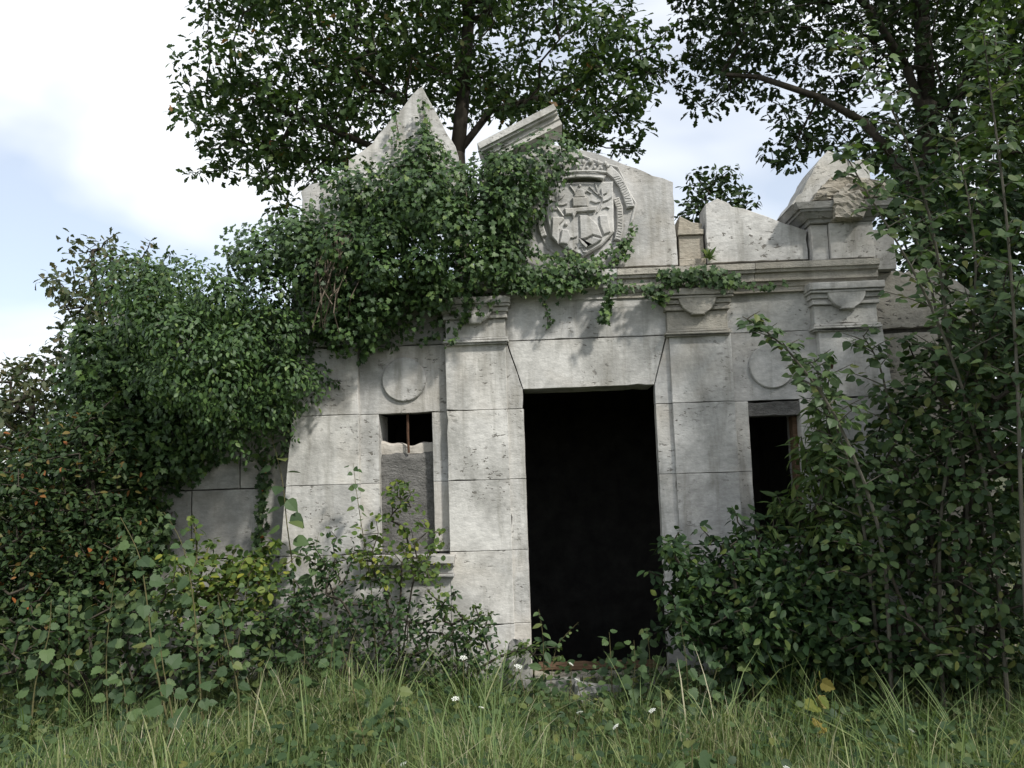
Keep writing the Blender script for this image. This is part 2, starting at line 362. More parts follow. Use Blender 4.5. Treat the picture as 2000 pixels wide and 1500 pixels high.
# cornice: four stones of the same moulding
prof = [(.0, 2.958), (.035, 2.958), (.035, 2.992), (.045, 3.0), (.05, 3.035), (.085, 3.04), (.085, 3.098), (.115, 3.104), (.118, 3.125), (.135, 3.129), (.135, 3.178), (0, 3.20)]
k = .98
def cornice(xa, xb, mat, pr):
    m = MB(); m.extrude([(o, 1.6+(z-1.6)*k) for o, z in pr], (xa*k, 6.49, 0), (xb*k, 6.49, 0), None, (0,-1,0), (0,0,1))
    m.extrude([(0, 2.93), (0, 3.165), (-.5, 3.165), (-.5, 2.93)], (xa*k+.002, 6.488, 0), (xb*k-.002, 6.488, 0), None, (0,-1,0), (0,0,1))
    return m.make('cornice_stone', mat, T)
cornice(-2.02, -.72, 'dark', prof); cornice(-.716, .62, 'stone', prof); cornice(.624, 1.72, 'old', [(o+.003, z-.002) for o, z in prof]); cornice(1.724, 2.70, 'old', prof)
# attic slabs
arms_slab = slab('attic_slab', [(-.47, 3.19), (1.114, 3.19), (1.111, 3.881), (.48, 4.162), (.10, 4.26), (-.47, 4.02)], 6.5, 6.78, 'stone', T, wear=.005)
m = MB(); m.slab(rect(1.125, 1.337, 3.18, 3.24), 6.50, 6.8); m.slab(rect(1.135, 1.335, 3.241, 3.44), 6.54, 6.8); m.slab(rect(1.128, 1.337, 3.441, 3.485), 6.515, 6.8)
m.slab([(1.137, 3.486), (1.335, 3.486), (1.335, 3.545), (1.25, 3.555), (1.19, 3.60), (1.137, 3.61)], 6.545, 6.78, wear=.012); m.make('small_pier', 'tan', T)
slab('attic_slab', [(1.345, 3.19), (2.15, 3.19), (2.15, 3.43), (2.03, 3.477), (1.453, 3.724), (1.40, 3.70), (1.348, 3.678)], 6.49, 6.75, 'stone', T, wear=.005)
# corner block with broken capping
cb = MB(); cb.slab(rect(2.293, 2.632, 3.165, 3.455), 6.40, 6.85, wear=.002); cb.slab(rect(2.158, 2.290, 3.165, 3.452), 6.43, 6.85)
cb.slab(rect(2.632, 2.86, 3.10, 3.43), 6.56, 6.9); corner = cb.make('corner_pier', 'stone', T)
def frus(x0, x1, z0, X0, X1, z1, y0, Y0, yb):
    v = [(x0, y0, z0), (x1, y0, z0), (x1, yb, z0), (x0, yb, z0), (X0, Y0, z1), (X1, Y0, z1), (X1, yb, z1), (X0, yb, z1)]
    return v, [(0,1,5,4),(1,2,6,5),(2,3,7,6),(3,0,4,7),(3,2,1,0),(4,5,6,7)]
mm = MB()
mm.add(*frus(2.145, 2.645, 3.4555, 2.135, 2.655, 3.485, 6.39, 6.38, 6.9)); mm.add(*frus(2.12, 2.67, 3.4855, 2.07, 2.71, 3.53, 6.365, 6.33, 6.9))
mm.add(*frus(2.06, 2.72, 3.5305, 2.055, 2.73, 3.55, 6.32, 6.315, 6.9)); mm.add(*frus(2.04, 2.735, 3.5505, 2.01, 2.76, 3.60, 6.305, 6.29, 6.9))
mm.make('corner_moulding', 'dark', corner)
def rock(name, pts, mat, parent, amp=.02, sub=2, seed=1, **props):
    bm = bmesh.new()
    for p in pts: bm.verts.new(p)
    r_ = bmesh.ops.convex_hull(bm, input=bm.verts); bmesh.ops.delete(bm, geom=list({g for g in r_['geom_interior'] if isinstance(g, bmesh.types.BMVert)}), context='VERTS')
    bmesh.ops.triangulate(bm, faces=bm.faces)
    for _ in range(sub): bmesh.ops.subdivide_edges(bm, edges=bm.edges, cuts=1, use_grid_fill=True)
    rd = random.Random(seed)
    for v_ in bm.verts: v_.co += Vector((rd.gauss(0, amp), rd.gauss(0, amp), rd.gauss(0, amp)))
    bmesh.ops.recalc_face_normals(bm, faces=bm.faces)
    me = bpy.data.meshes.new(name); bm.to_mesh(me); bm.free(); me.materials.append(MT[mat]); o = bpy.data.objects.new(name, me); link(o, parent, **props)
    if parent is not None:
        if parent.type == 'EMPTY': o.matrix_parent_inverse = Matrix.Translation(-parent.location)
    return o
fr, bk = 6.36, 6.8
slab('broken_cap', [(2.0, 3.60), (2.42, 3.60), (2.47, 3.80), (2.46, 3.97), (2.40, 4.0), (2.305, 4.04), (2.28, 4.02)], fr, bk, 'stone', corner, wear=.008, chip=.2)
slab('broken_cap', [(2.475, 3.80), (2.655, 3.80), (2.665, 3.86), (2.66, 3.93), (2.60, 3.97), (2.52, 3.95), (2.48, 3.96)], fr+.05, bk, 'stone', corner, wear=.008, chip=.2)
rock('broken_cap', [(2.14, fr-.06, 3.62), (2.76, fr-.05, 3.62), (2.78, fr-.02, 3.72), (2.5, fr-.03, 3.80), (2.28, fr-.04, 3.78), (2.2, fr+.3, 3.62), (2.76, fr+.35, 3.64), (2.6, fr+.3, 3.80), (2.3, fr+.3, 3.78)], 'tan', corner, .010, 3, 3)
rock('broken_cap', [(2.31, fr-.08, 3.46), (2.53, fr-.08, 3.46), (2.53, fr-.09, 3.64), (2.31, fr-.09, 3.64), (2.45, fr-.06, 3.74), (2.31, fr+.1, 3.46), (2.53, fr+.1, 3.46), (2.36, fr+.1, 3.74), (2.53, fr+.1, 3.70)], 'tan', corner, .007, 3, 5)
# left fragments of the pediment
slab('pediment_slab', [(-.965, 4.79), (-.925, 4.81), (-.655, 4.27), (-.6, 3.6), (-1.62, 3.6), (-1.55, 4.20), (-1.4, 4.30)], 6.52, 6.75, 'stone', T, wear=.006)
slab('pediment_slab', [(-1.975, 3.1), (-1.975, 3.97), (-1.90, 4.035), (-1.75, 4.06), (-1.55, 4.19), (-1.35, 3.1)], 6.58, 6.86, 'stone', T, wear=.006)
a_, b_ = np.array((-.43, 6.52, 4.16)), np.array((.20, 6.52, 4.46)); dd = (b_-a_)/np.linalg.norm(b_-a_); upv = np.array((-dd[2], 0, dd[0]))
m = MB(); m.extrude([(0, -.07), (.06, -.07), (.06, -.03), (.075, -.02), (.075, .01), (.115, .015), (.115, .03), (.14, .035), (.14, .085), (0, .10), (-.22, .10), (-.22, -.07)], a_, b_, None, (0,-1,0), tuple(upv))
m.make('raking_cornice', 'stone', T)
# chamber behind the front, open shaft to the crypt
m = MB(); m.box(-2.15, -1.75, 6.881, 10, -2, 3.1); m.make('side_wall', 'darkplaster', T)
m = MB(); m.box(2.45, 2.85, 6.881, 10, -2, 3.1); m.make('side_wall', 'darkplaster', T)
m = MB(); m.box(-1.749, 2.449, 9.6, 10, -2, 3.1); m.make('back_wall', 'darkplaster', T)
m = MB(); m.box(-2.15, 2.85, 6.9, 10, 3.101, 3.2); m.make('roof', 'darkplaster', T)
m = MB(); m.box(-1.749, 2.449, 6.6, 9.599, -2.1, -1.6); m.box(-1.749, 2.449, 6.6, 6.879, -1.6, -.31); m.make('crypt_floor', 'darkplaster', T)
# threshold
m = MB(); m.slab(rect(-.15, .86, -.12, .045), 6.36, 6.62, bev=.012, wear=.008, chip=.15); th = m.make('threshold', 'old', T)
m = MB(); m.slab(rect(-.12, .80, .046, .085), 6.52, 6.66, bev=.004, wear=.003); m.make('threshold_board', 'wood', T)
rock('broken_plinth', [(-.34, 6.32, -.1), (-.17, 6.30, -.1), (-.175, 6.34, .22), (-.24, 6.36, .31), (-.34, 6.38, .22), (-.34, 6.46, -.1), (-.17, 6.46, -.1), (-.2, 6.46, .3), (-.33, 6.46, .3)], 'dark', T, .008, 2, 9)
# wings, set back on both sides, in big ashlar
m = MB(); m.box(-3.6, -1.9, 6.70, 7.1, -.3, 3.0); wl = m.make('wing_wall', 'mortar', T, label='stained left wing wall under the ivy')
for z0, z1, xs in ((-.2, .424, (-3.6, -2.4, -1.9)), (.424, .96, (-3.6, -2.45, -1.9)), (.96, 1.515, (-3.6, -2.9, -1.9)), (1.515, 2.05, (-3.6, -2.5, -1.9)), (2.05, 2.62, (-3.6, -2.9, -1.9)), (2.62, 3.0, (-3.6, -2.6, -1.9))):
    for a, b in zip(xs, xs[1:]): blk(rect(a+.004, b-.004, z0+.004, z1-.004), 6.62, 6.72, 'dark', wl)
m = MB(); m.box(2.6, 3.5, 6.74, 7.1, -.3, 2.7); wr = m.make('wing_wall', 'mortar', T, label='brown stained right wing wall behind the shrubs')
for z0, z1, xs in ((-.2, .424, (2.6, 3.52)), (.424, .98, (2.6, 3.1, 3.55)), (.98, 1.526, (2.6, 3.52)), (1.526, 2.06, (2.6, 3.15, 3.58)), (2.06, 2.60, (2.6, 3.55))):
    for a, b in zip(xs, xs[1:]): blk(rect(a+.004, b-.004, z0+.005, z1-.005), 6.64, 6.76, 'old', wr, wear=.006)
blk([(2.6, 2.63), (3.55, 2.63), (3.55, 2.80), (3.42, 3.0), (3.2, 3.12), (2.6, 3.12)], 6.66, 7.0, 'old', wr, wear=.012, chip=.25)

# ---- coat of arms (relief on the attic slab)
def Z(zx, zy, Y=6.49):                  # enlarged survey view of the relief
    p = P(1040+zx*.15331, 290+zy*.15333, Y); return (p[0], p[2])
def zpoly(pts, Y=6.49): return [Z(*p, Y) for p in pts]
m = MB()
edge = [(640, 95), (880, 185), (960, 205), (1085, 240), (1150, 370), (1230, 560), (1315, 700), (1270, 900), (1190, 1130), (1120, 1230), (960, 1330), (800, 1420), (620, 1470), (380, 1400), (200, 1270), (80, 1050), (70, 800), (130, 500), (300, 250), (480, 120), (640, 95)]
m.tube([(Z(*p)[0], 6.496, Z(*p)[1]) for p in edge], .011, 6); arms = m.make('coat_of_arms', 'relief', T, label='carved shield with crown and ribbons')
sh = [(200, 470), (400, 452), (1020, 440), (1030, 800), (1036, 1080), (880, 1250), (640, 1395), (400, 1280), (230, 1150), (170, 850)]
slab('shield', zpoly(sh), 6.442, 6.52, 'relief', arms, bev=.012, seg=.06, wear=.001, chip=0)
m = MB(); y0 = 6.422
for pts in ([(500, 660), (700, 655), (705, 775), (510, 780)], [(400, 795), (820, 770), (800, 830), (560, 850), (520, 925), (495, 870), (415, 880)],
            [(250, 905), (390, 900), (405, 930), (340, 1000), (330, 1250), (240, 1150)], [(590, 880), (700, 880), (830, 1000), (885, 1160), (760, 1130), (690, 1170), (600, 1190)],
            [(840, 885), (950, 870), (995, 1090), (900, 1130), (850, 1000)], [(370, 1060), (450, 1060), (485, 1150), (450, 1250), (340, 1240)],
            [(600, 1190), (680, 1270), (760, 1150), (880, 1180), (800, 1240), (700, 1290)], [(560, 545), (640, 545), (680, 660), (520, 660)]):
    m.slab(zpoly(pts), y0-random.uniform(0, .012), 6.455, bev=.008, seg=.03, wear=.0015, chip=.0)
def zt(*pts, r=.0075, y=6.434): m.tube([(Z(*p)[0], y, Z(*p)[1]) for p in pts], r, 5)
zt((310, 620), (312, 780), (390, 890), r=.010)
for a in (((310, 745), (380, 745), (440, 725)), ((310, 715), (280, 690), (235, 690)), ((320, 680), (360, 660), (405, 610)), ((310, 800), (270, 800), (230, 815)), ((872, 540), (892, 680), (868, 760), (820, 840)),
          ((885, 650), (800, 590), (720, 510)), ((892, 700), (950, 680), (1005, 640)), ((895, 610), (940, 590), (965, 545)), ((862, 700), (800, 715), (735, 690)), ((850, 640), (820, 560), (795, 465)), ((890, 790), (930, 770), (975, 790)),
          ((475, 505), (530, 580), (575, 645)), ((640, 600), (690, 570), (745, 600)), ((450, 1150), (510, 1160), (565, 1140)), ((640, 900), (650, 1000), (640, 1160)), ((690, 910), (700, 1050), (690, 1150)),
          ((520, 680), (530, 765)), ((560, 690), (580, 765)), ((610, 680), (600, 770)), ((650, 690), (660, 765)), ((310, 950), (330, 985), (370, 950)), ((760, 1030), (740, 1090), (790, 1100))): zt(*a)
for zx, zy, r in [(600, 505, .013), (425, 990, .017), (630, 935, .014), (540, 600, .011), (740, 820, .010), (700, 850, .010), (770, 850, .008), (260, 1010, .011), (330, 1050, .013)] + [(random.uniform(480, 680), random.uniform(1265, 1340), random.uniform(.006, .009)) for _ in range(16)]:
    p = Z(zx, zy); m.ball((p[0], 6.436, p[1]), (r, r, r))
m.make('relief_figures', 'relief', arms)
m = MB(); m.slab(zpoly([(405, 430), (530, 405), (650, 398), (780, 405), (895, 438), (925, 385), (800, 348), (690, 338), (560, 342), (440, 352)]), 6.408, 6.51, bev=.01, seg=.03, wear=.0008, chip=0)
m.tube([(Z(x, 352-14*math.sin((x-430)/500*math.pi))[0], 6.40, Z(x, 352-14*math.sin((x-430)/500*math.pi))[1]) for x in range(430, 931, 50)], .009, 6)
m.tube([(Z(x, 424-22*math.sin((x-405)/490*math.pi))[0], 6.402, Z(x, 424-22*math.sin((x-405)/490*math.pi))[1]) for x in range(405, 896, 49)], .008, 6)
m.slab(zpoly([(500, 335), (560, 240), (640, 230), (690, 190), (760, 190), (820, 235), (900, 230), (965, 215), (950, 290), (910, 335), (800, 325), (690, 318)]), 6.44, 6.51, bev=.008, seg=.03, wear=.001, chip=0)
for zx, zy, r in ((560, 245, .017), (640, 205, .018), (735, 200, .021), (830, 215, .018), (920, 225, .017), (610, 290, .014), (690, 280, .013), (785, 280, .014), (870, 290, .013), (950, 260, .014), (550, 380, .011), (660, 365, .012), (770, 370, .011), (860, 385, .010)):
    p = Z(zx, zy); m.ball((p[0], 6.425, p[1]), (r*1.1, r*1.1, r*1.2))
m.make('crown', 'relief', arms)
def ribbon(pts, wid, letters):
    m = MB(); L, Rr = [], []
    pts = [np.array(p, float) for p in pts]
    for i, p in enumerate(pts):
        d = pts[min(i+1, len(pts)-1)]-pts[max(i-1, 0)]; d /= np.linalg.norm(d); n = np.array((-d[1], d[0]))
        L.append(tuple(p+n*wid/2)); Rr.append(tuple(p-n*wid/2))
    m.slab(zpoly(L+Rr[::-1]), 6.462, 6.51, bev=.006, seg=.04, wear=.001, chip=0)
    for (a, b) in letters:
        pa, pb = Z(*a), Z(*b); m.tube([(pa[0], 6.460, pa[1]), (pb[0], 6.460, pb[1])], .0035, 4)
    return m.make('ribbon', 'relief', arms)
def strokes(pts, n, w_):
    out = []; pts = [np.array(p, float) for p in pts]
    for i in range(n):
        t = (i+.5)/n*(len(pts)-1); k_ = int(t); p = pts[k_]*(1-t+k_)+pts[k_+1]*(t-k_); d = pts[k_+1]-pts[k_]; d /= np.linalg.norm(d); nn = np.array((-d[1], d[0]))
        o = random.uniform(-.15, .15)*w_; out.append((tuple(p+nn*w_*(.32)+d*o), tuple(p-nn*w_*(.32)-d*o)))
    return out
rp = [(960, 270), (1060, 360), (1140, 480), (1200, 610), (1245, 760)]; ribbon(rp, 105, strokes(rp[1:], 14, 105))
rp = [(1060, 640), (1105, 760), (1115, 900), (1110, 1050), (1080, 1180)]; ribbon(rp, 85, strokes(rp, 16, 85))
rp = [(140, 800), (110, 900), (110, 1020), (150, 1130)]; ribbon(rp, 75, strokes(rp, 10, 75))

# loose stones before the door
for (px_, py_, Y, w_, h_, lab) in ((1165, 1372, 5.95, .16, .12, 'grey square stone lying in the grass before the doorway'), (1095, 1345, 6.2, .14, .10, 'small rubble stone against the threshold below the doorway'), (1250, 1345, 6.15, .12, .09, 'rubble stone under the weeds right of the doorway')):
    p = P(px_, py_, Y); rr_ = random.Random(px_)
    pts = [(p[0]+sx_*w_*rr_.uniform(.8, 1.1), p[1]+sy_*w_*.7*rr_.uniform(.8, 1.1), p[2]-.04+(sz_+.6)*h_*rr_.uniform(.7, 1.1)) for sx_ in (-1, 1) for sy_ in (-1, 1) for sz_ in (-.8, .6)]
    rock('loose_stone', pts, 'dark', None, .007, 2, px_, label=lab, category='stone', group='loose stones before the door')

# ================================================================== LEAF GEOMETRY
def strip_leaf(rows, fold=.12, curl=-.12, petiole=0):
    """rows: (y, half width); returns verts, faces of a folded, curved leaf of unit length"""
    v = []; f = []
    for y, w_ in rows:
        z = curl*y*y
        if w_ < 1e-4: v.append((0, y, z)); continue
        v += [(-w_, y, z+fold*w_), (0, y, z), (w_, y, z+fold*w_)]
    idx = []; k_ = 0
    for y, w_ in rows:
        if w_ < 1e-4: idx.append((k_,)); k_ += 1
        else: idx.append((k_, k_+1, k_+2)); k_ += 3
    for a, b in zip(idx, idx[1:]):
        if len(a) == 1 and len(b) == 3: f += [(a[0], b[1], b[0]), (a[0], b[2], b[1])]
        elif len(a) == 3 and len(b) == 1: f += [(a[0], a[1], b[0]), (a[1], a[2], b[0])]
        else: f += [(a[0], a[1], b[1], b[0]), (a[1], a[2], b[2], b[1])]
    if petiole:
        o = len(v); v = [(x, y+petiole, z) for x, y, z in v]; v += [(-.012, 0, 0), (.012, 0, 0), (0, petiole+.02, .0)]; f.append((o, o+1, o+2))
    return np.array(v, float), f
def fan_leaf(out, fold=.1, petiole=.25):
    """lobed palmate leaf from a half outline"""
    pts = [(x, y) for x, y in out] + [(-x, y) for x, y in out[::-1] if x > 1e-4]
    v = [(0, .35, 0)] + [(x, y, abs(x)*fold-.10*y*y) for x, y in pts]; n = len(pts)
    f = [(0, 1+i, 1+(i+1) % n) for i in range(n)]
    o = len(v); v = [(x, y+petiole, z) for x, y, z in v] + [(-.012, 0, 0), (.012, 0, 0), (0, petiole+.1, 0)]; f.append((o, o+1, o+2))
    return np.array(v, float), f
TPL = dict(
    oak=strip_leaf([(0, .02), (.2, .14), (.3, .10), (.45, .26), (.55, .17), (.72, .30), (.82, .19), (1, .07)], .18, -.15),
    ovate=strip_leaf([(0, 0), (.22, .2), (.5, .27), (.78, .16), (1, 0)], .2, -.18),
    lance=strip_leaf([(0, 0), (.3, .13), (.6, .12), (1, 0)], .25, -.25),
    round=strip_leaf([(0, .02), (.18, .30), (.48, .40), (.78, .27), (1, 0)], .15, -.15, .15),
    ivy=fan_leaf([(0, 0), (.28, -.08), (.50, .12), (.30, .32), (.42, .62), (.18, .62), (0, 1)], .15, .2),
    poplar=strip_leaf([(0, .05), (.12, .36), (.35, .43), (.62, .29), (.85, .09), (1, 0)], .12, -.12, .45),
    lobed=fan_leaf([(0, .02), (.2, -.05), (.40, .06), (.50, .24), (.42, .34), (.49, .52), (.36, .58), (.33, .74), (.19, .78), (.10, .92), (0, 1.0)], .16, .4),
)
def build_leaves(name, mat, parent, pos, nrm, tip, size, tpl, stuff=True, rnd=None):
    tv, tf = TPL[tpl]; n = len(pos)
    nrm = nrm/(np.linalg.norm(nrm, axis=1, keepdims=True)+1e-9)
    tip = tip-nrm*np.sum(tip*nrm, 1, keepdims=True); tip /= np.linalg.norm(tip, axis=1, keepdims=True)+1e-9
    side = np.cross(tip, nrm)
    V = pos[:, None, :]+size[:, None, None]*(tv[None, :, 0:1]*side[:, None, :]+tv[None, :, 1:2]*tip[:, None, :]+tv[None, :, 2:3]*nrm[:, None, :])
    k_ = len(tv); V = V.reshape(-1, 3)
    if parent is not None: V = V-np.array(parent.location)
    lt = np.array([len(q) for q in tf]); fl = np.concatenate([np.array(q) for q in tf])
    loops = (fl[None, :]+(np.arange(n)*k_)[:, None]).ravel(); tot = np.tile(lt, n); start = np.concatenate([[0], np.cumsum(tot)[:-1]])
    me = bpy.data.meshes.new(name); me.vertices.add(len(V)); me.vertices.foreach_set('co', V.astype(np.float32).ravel())
    me.loops.add(len(loops)); me.loops.foreach_set('vertex_index', loops.astype(np.int32))
    me.polygons.add(len(tot)); me.polygons.foreach_set('loop_start', start.astype(np.int32)); me.polygons.foreach_set('loop_total', tot.astype(np.int32))
    me.update(calc_edges=True)
    if rnd is None: rnd = rng.random(n)
    at = me.attributes.new('rnd', 'FLOAT', 'POINT'); at.data.foreach_set('value', np.repeat(rnd, k_).astype(np.float32))
    me.materials.append(LM[mat]); o = bpy.data.objects.new(name, me); link(o, parent)
    if stuff: o['kind'] = 'stuff'
    return o
def unit(n):
    v = rng.normal(size=(n, 3)); return v/np.linalg.norm(v, axis=1, keepdims=True)
def inside(poly, x, z):
    n = len(poly); r_ = np.zeros(len(x), bool); j = n-1
    for i in range(n):
        xi, zi = poly[i]; xj, zj = poly[j]
        cnd = ((zi > z) != (zj > z)) & (x < (xj-xi)*(z-zi)/((zj-zi) or 1e-9)+xi); r_ ^= cnd; j = i
    return r_
def edge_dist(poly, x, z):
    d = np.full(len(x), 1e9)
    for (ax, az), (bx, bz) in zip(poly, poly[1:]+poly[:1]):
        l2 = (bx-ax)**2+(bz-az)**2+1e-9; t = np.clip(((x-ax)*(bx-ax)+(z-az)*(bz-az))/l2, 0, 1)
        d = np.minimum(d, np.hypot(x-ax-t*(bx-ax), z-az-t*(bz-az)))
    return d
def centres(pxpoly, Y, depth, spacing, edge_in=0, bulge=1.0, tries=14000, front=False, maxd=.8):
    """clump centres spread through a volume whose outline, seen square on, is the polygon"""
    Yp = Y-.55*depth if front else Y
    poly = [(p[0], p[2]) for p in (P(a, b, Yp) for a, b in pxpoly)]
    xs, zs = [p[0] for p in poly], [p[1] for p in poly]
    x = rng.uniform(min(xs), max(xs), tries); z = rng.uniform(min(zs), max(zs), tries)
    k_ = inside(poly, x, z); x, z = x[k_], z[k_]; ed = edge_dist(poly, x, z); k_ = ed > edge_in; x, z, ed = x[k_], z[k_], ed[k_]
    th = depth*np.sqrt(np.clip(ed/maxd, .03, 1))
    y = Y-th*rng.random(len(x)) if front else Y+th*rng.uniform(-1, 1, len(x))
    C = np.stack([x, y, z], 1); out = []
    grid = {}
    for c_ in C:
        key = tuple((c_/spacing).astype(int)); ok = True
        for dx in (-1, 0, 1):
            for dy in (-1, 0, 1):
                for dz in (-1, 0, 1):
                    for o in grid.get((key[0]+dx, key[1]+dy, key[2]+dz), ()):
                        if (o[0]-c_[0])**2+(o[1]-c_[1])**2+(o[2]-c_[2])**2 < spacing*spacing: ok = False
        if ok: grid.setdefault(key, []).append(c_); out.append(c_)
    return np.array(out)
def clump_leaves(C, rad, per, flat=.8, shell=.5, upw=.6, outw=.8, jit=.6, droop=.3, size=(.05, .08), face=(0, -.25, 0)):
    n = len(C)*per; c_ = np.repeat(C, per, 0); r_ = np.repeat(rad if hasattr(rad, '__len__') else np.full(len(C), rad), per)
    d = unit(n); rr = (shell+(1-shell)*rng.random(n)**.7)*rng.normal(1, .12, n)
    pos = c_+d*np.stack([r_, r_, r_*flat], 1)*rr[:, None]
    nrm = d*outw+np.array([0, 0, upw])+np.array(face)+rng.normal(size=(n, 3))*jit
    tip = d*.8+np.array([0, 0, -droop])+rng.normal(size=(n, 3))*.5
    return pos, nrm, tip, rng.uniform(*size, n)
def skeleton(roots, C, step=.4, rtip=.006, pw=.45, wob=.05, sag=0.0):
    """roots: list of polylines (trunks). Every clump centre is tied to the nearest limb. -> nodes, parents, radii"""
    nodes, par = [], []
    for pl in roots:
        last = -1
        for p in pl: nodes.append(np.array(p, float)); par.append(last); last = len(nodes)-1
    nroot = len(nodes); base = np.array(nodes); cnt = [0]*len(nodes)
    d0 = np.min(np.linalg.norm(C[:, None, :]-base[None], axis=2), 1)
    for ci in np.argsort(d0):
        c_ = C[ci]; A = np.array(nodes); v = c_-A; dist = np.linalg.norm(v, axis=1)
        cost = dist+.35*np.clip(A[:, 2]-c_[2], 0, None); i = int(np.argmin(cost)); L = dist[i]; k_ = max(1, int(L/step)); a = nodes[i]; last = i
        for s_ in range(1, k_+1):
            t = s_/k_; p = a+(c_-a)*t+(rng.normal(size=3)*wob*L*.4 if s_ < k_ else 0); p = p-np.array([0, 0, sag*L*math.sin(math.pi*t)])
            nodes.append(p); par.append(last); last = len(nodes)-1; cnt.append(0)
        cnt[last] += 1
    tot = np.array(cnt, float)
    for i in range(len(nodes)-1, -1, -1):
        if par[i] >= 0: tot[par[i]] += tot[i]
    rad = rtip*np.maximum(tot, 1)**pw
    return nodes, par, rad, nroot
def limb_mesh(nodes, par, rad, sel, n=5):
    m = MB()
    for i in sel:
        p = par[i]
        if p < 0: continue
        m.tube([nodes[p], nodes[i]], [min(rad[p], rad[i]*1.35), rad[i]], n if rad[i] > .02 else 4)
    return m
def shoots(C, n, length=(.15, .4), up_=.9, step=.075, front=0.0):
    mid = C.mean(0); d0 = np.linalg.norm((C-mid)*np.array([1, .6, 1]), axis=1); d0[C[:, 2] < .35] = 0
    ids = np.argsort(-d0)[:max(n*2, len(C)//3)]; out = []
    for i in rng.choice(ids, n):
        d = C[i]-mid; d = d/(np.linalg.norm(d)+1e-6)+rng.normal(size=3)*.45+np.array([0, -front, up_]); d /= np.linalg.norm(d); L = rng.uniform(*length); k_ = int(L/step)+1
        for j in range(1, k_+1): out.append(C[i]+d*L*j/k_+np.array([0, 0, -.12*L*(j/k_)**2])+rng.normal(size=3)*.012)
    return np.array(out)
def holes(C, f=1.7, thr=.3, ph=0.0):
    v = np.sin(f*C[:, 0]+ph+1.3*np.sin(f*.7*C[:, 2]))*np.sin(f*1.15*C[:, 2]+2*ph+np.sin(f*.9*C[:, 1]))*np.sin(f*.8*C[:, 1]+.5+ph)
    v2 = np.sin(f*2.1*C[:, 0]+1+ph)*np.sin(f*2.3*C[:, 2]+.4)
    return C[(v+.35*v2) < thr]
def tree(name, label, cat, roots, C, leaf, bark='bark', step=.4, rtip=.006, pw=.45, trunk_r=None, group=None, sag=0.0, wob=.05, nshoot=0, shootlen=(.15, .4), shootper=6):
    C0 = C; Sx = shoots(C, nshoot, shootlen) if nshoot else None
    if nshoot: C = np.concatenate([C, Sx])
    loc = roots[0][0]; o = empty(name, tuple(map(float, loc)), label=label, category=cat)
    if group: o['group'] = group
    nodes, par, rad, nroot = skeleton(roots, C, step, rtip, pw, wob, sag)
    if trunk_r is not None:
        k0 = 0
        for pl in roots:
            for j in range(len(pl)): rad[k0+j] = max(rad[k0+j]*.8, trunk_r*(1 if k0 == 0 else .42)*(1-.55*j/len(pl)))
            k0 += len(pl)
    if cat == 'tree':
        limb_mesh(nodes, par, rad, range(nroot), 9).make('trunk', bark, o, smooth=True)
        limb_mesh(nodes, par, rad, range(nroot, len(nodes))).make('branches', bark, o, kind='stuff')
    else: limb_mesh(nodes, par, rad, range(len(nodes)), 6).make('stem', bark, o)
    lk = {k_: v for k_, v in leaf.items() if k_ not in ('mat', 'tpl')}; ps = [clump_leaves(C0, **lk)]
    if nshoot: ps.append(clump_leaves(Sx, **dict(lk, rad=leaf['size'][1]*.55, per=shootper, shell=.1)))
    build_leaves('crown' if cat == 'tree' else 'foliage', leaf['mat'], o, *[np.concatenate(q) for q in zip(*ps)], leaf['tpl'])
    return o

# ================================================================== TREES BEHIND
OAK = dict(mat='oak', tpl='oak', rad=.27, per=39, flat=.7, shell=.25, upw=.9, outw=.5, jit=.7, droop=.15, size=(.085, .145))
C = centres([(395,60),(405,-20),(300,-230),(760,-420),(1240,-250),(1205,20),(1235,70),(1305,85),(1285,170),(1265,260),(1290,300),(1240,285),(1160,290),(1070,260),(960,255),(890,262),(800,262),(700,300),(640,345),(560,400),(450,385),(520,335),(440,345),(370,330),(355,250),(385,215),(335,195),(350,120),(420,130)], 11, 2.0, .335, maxd=1.6, edge_in=.10)
v_ = C-np.array(P(885, 280, 11)); keep = rng.random(len(C)) < np.where(C[:, 1] > 11.6, .75, .92); C = holes(C[keep], 1.5, .34)
b0 = P(900, 920, 10.8); b0[2] = -.1
f1 = P(893, 300, 10.8)
roots = [[b0, b0*.5+f1*.5+np.array([.1, 0, 0]), f1, P(905, 180, 10.9), P(915, 40, 11), P(900, -120, 11)],
         [f1, P(840, 235, 10.7), P(760, 180, 10.6), P(690, 120, 10.6)], [f1, P(960, 215, 11), P(1060, 190, 11.2), P(1160, 150, 11.4)], [f1+np.array([0,0,-.3]), P(760, 300, 10.9), P(640, 250, 10.7), P(540, 215, 10.6)]]
tree('oak_tree', 'broad green oak tree rising behind the middle of the mausoleum', 'tree', roots, C, OAK, trunk_r=.13, rtip=.0042, pw=.40, group='oaks around the ruin', nshoot=70, shootlen=(.25, .6))
OAK2 = dict(OAK, mat='oakshade', per=36)
C = centres([(1300,-200),(1312,0),(1350,45),(1332,95),(1365,190),(1430,200),(1480,180),(1530,190),(1495,285),(1560,325),(1640,290),(1720,320),(1790,420),(1900,470),(2100,480),(2250,200),(2150,-300),(1700,-450)], 10.5, 1.8, .36, maxd=1.4, edge_in=.10)
C = holes(C[rng.random(len(C)) < .95], 1.6, .42, .9)
t0 = P(1800, 920, 10.3); t0[2] = -.1
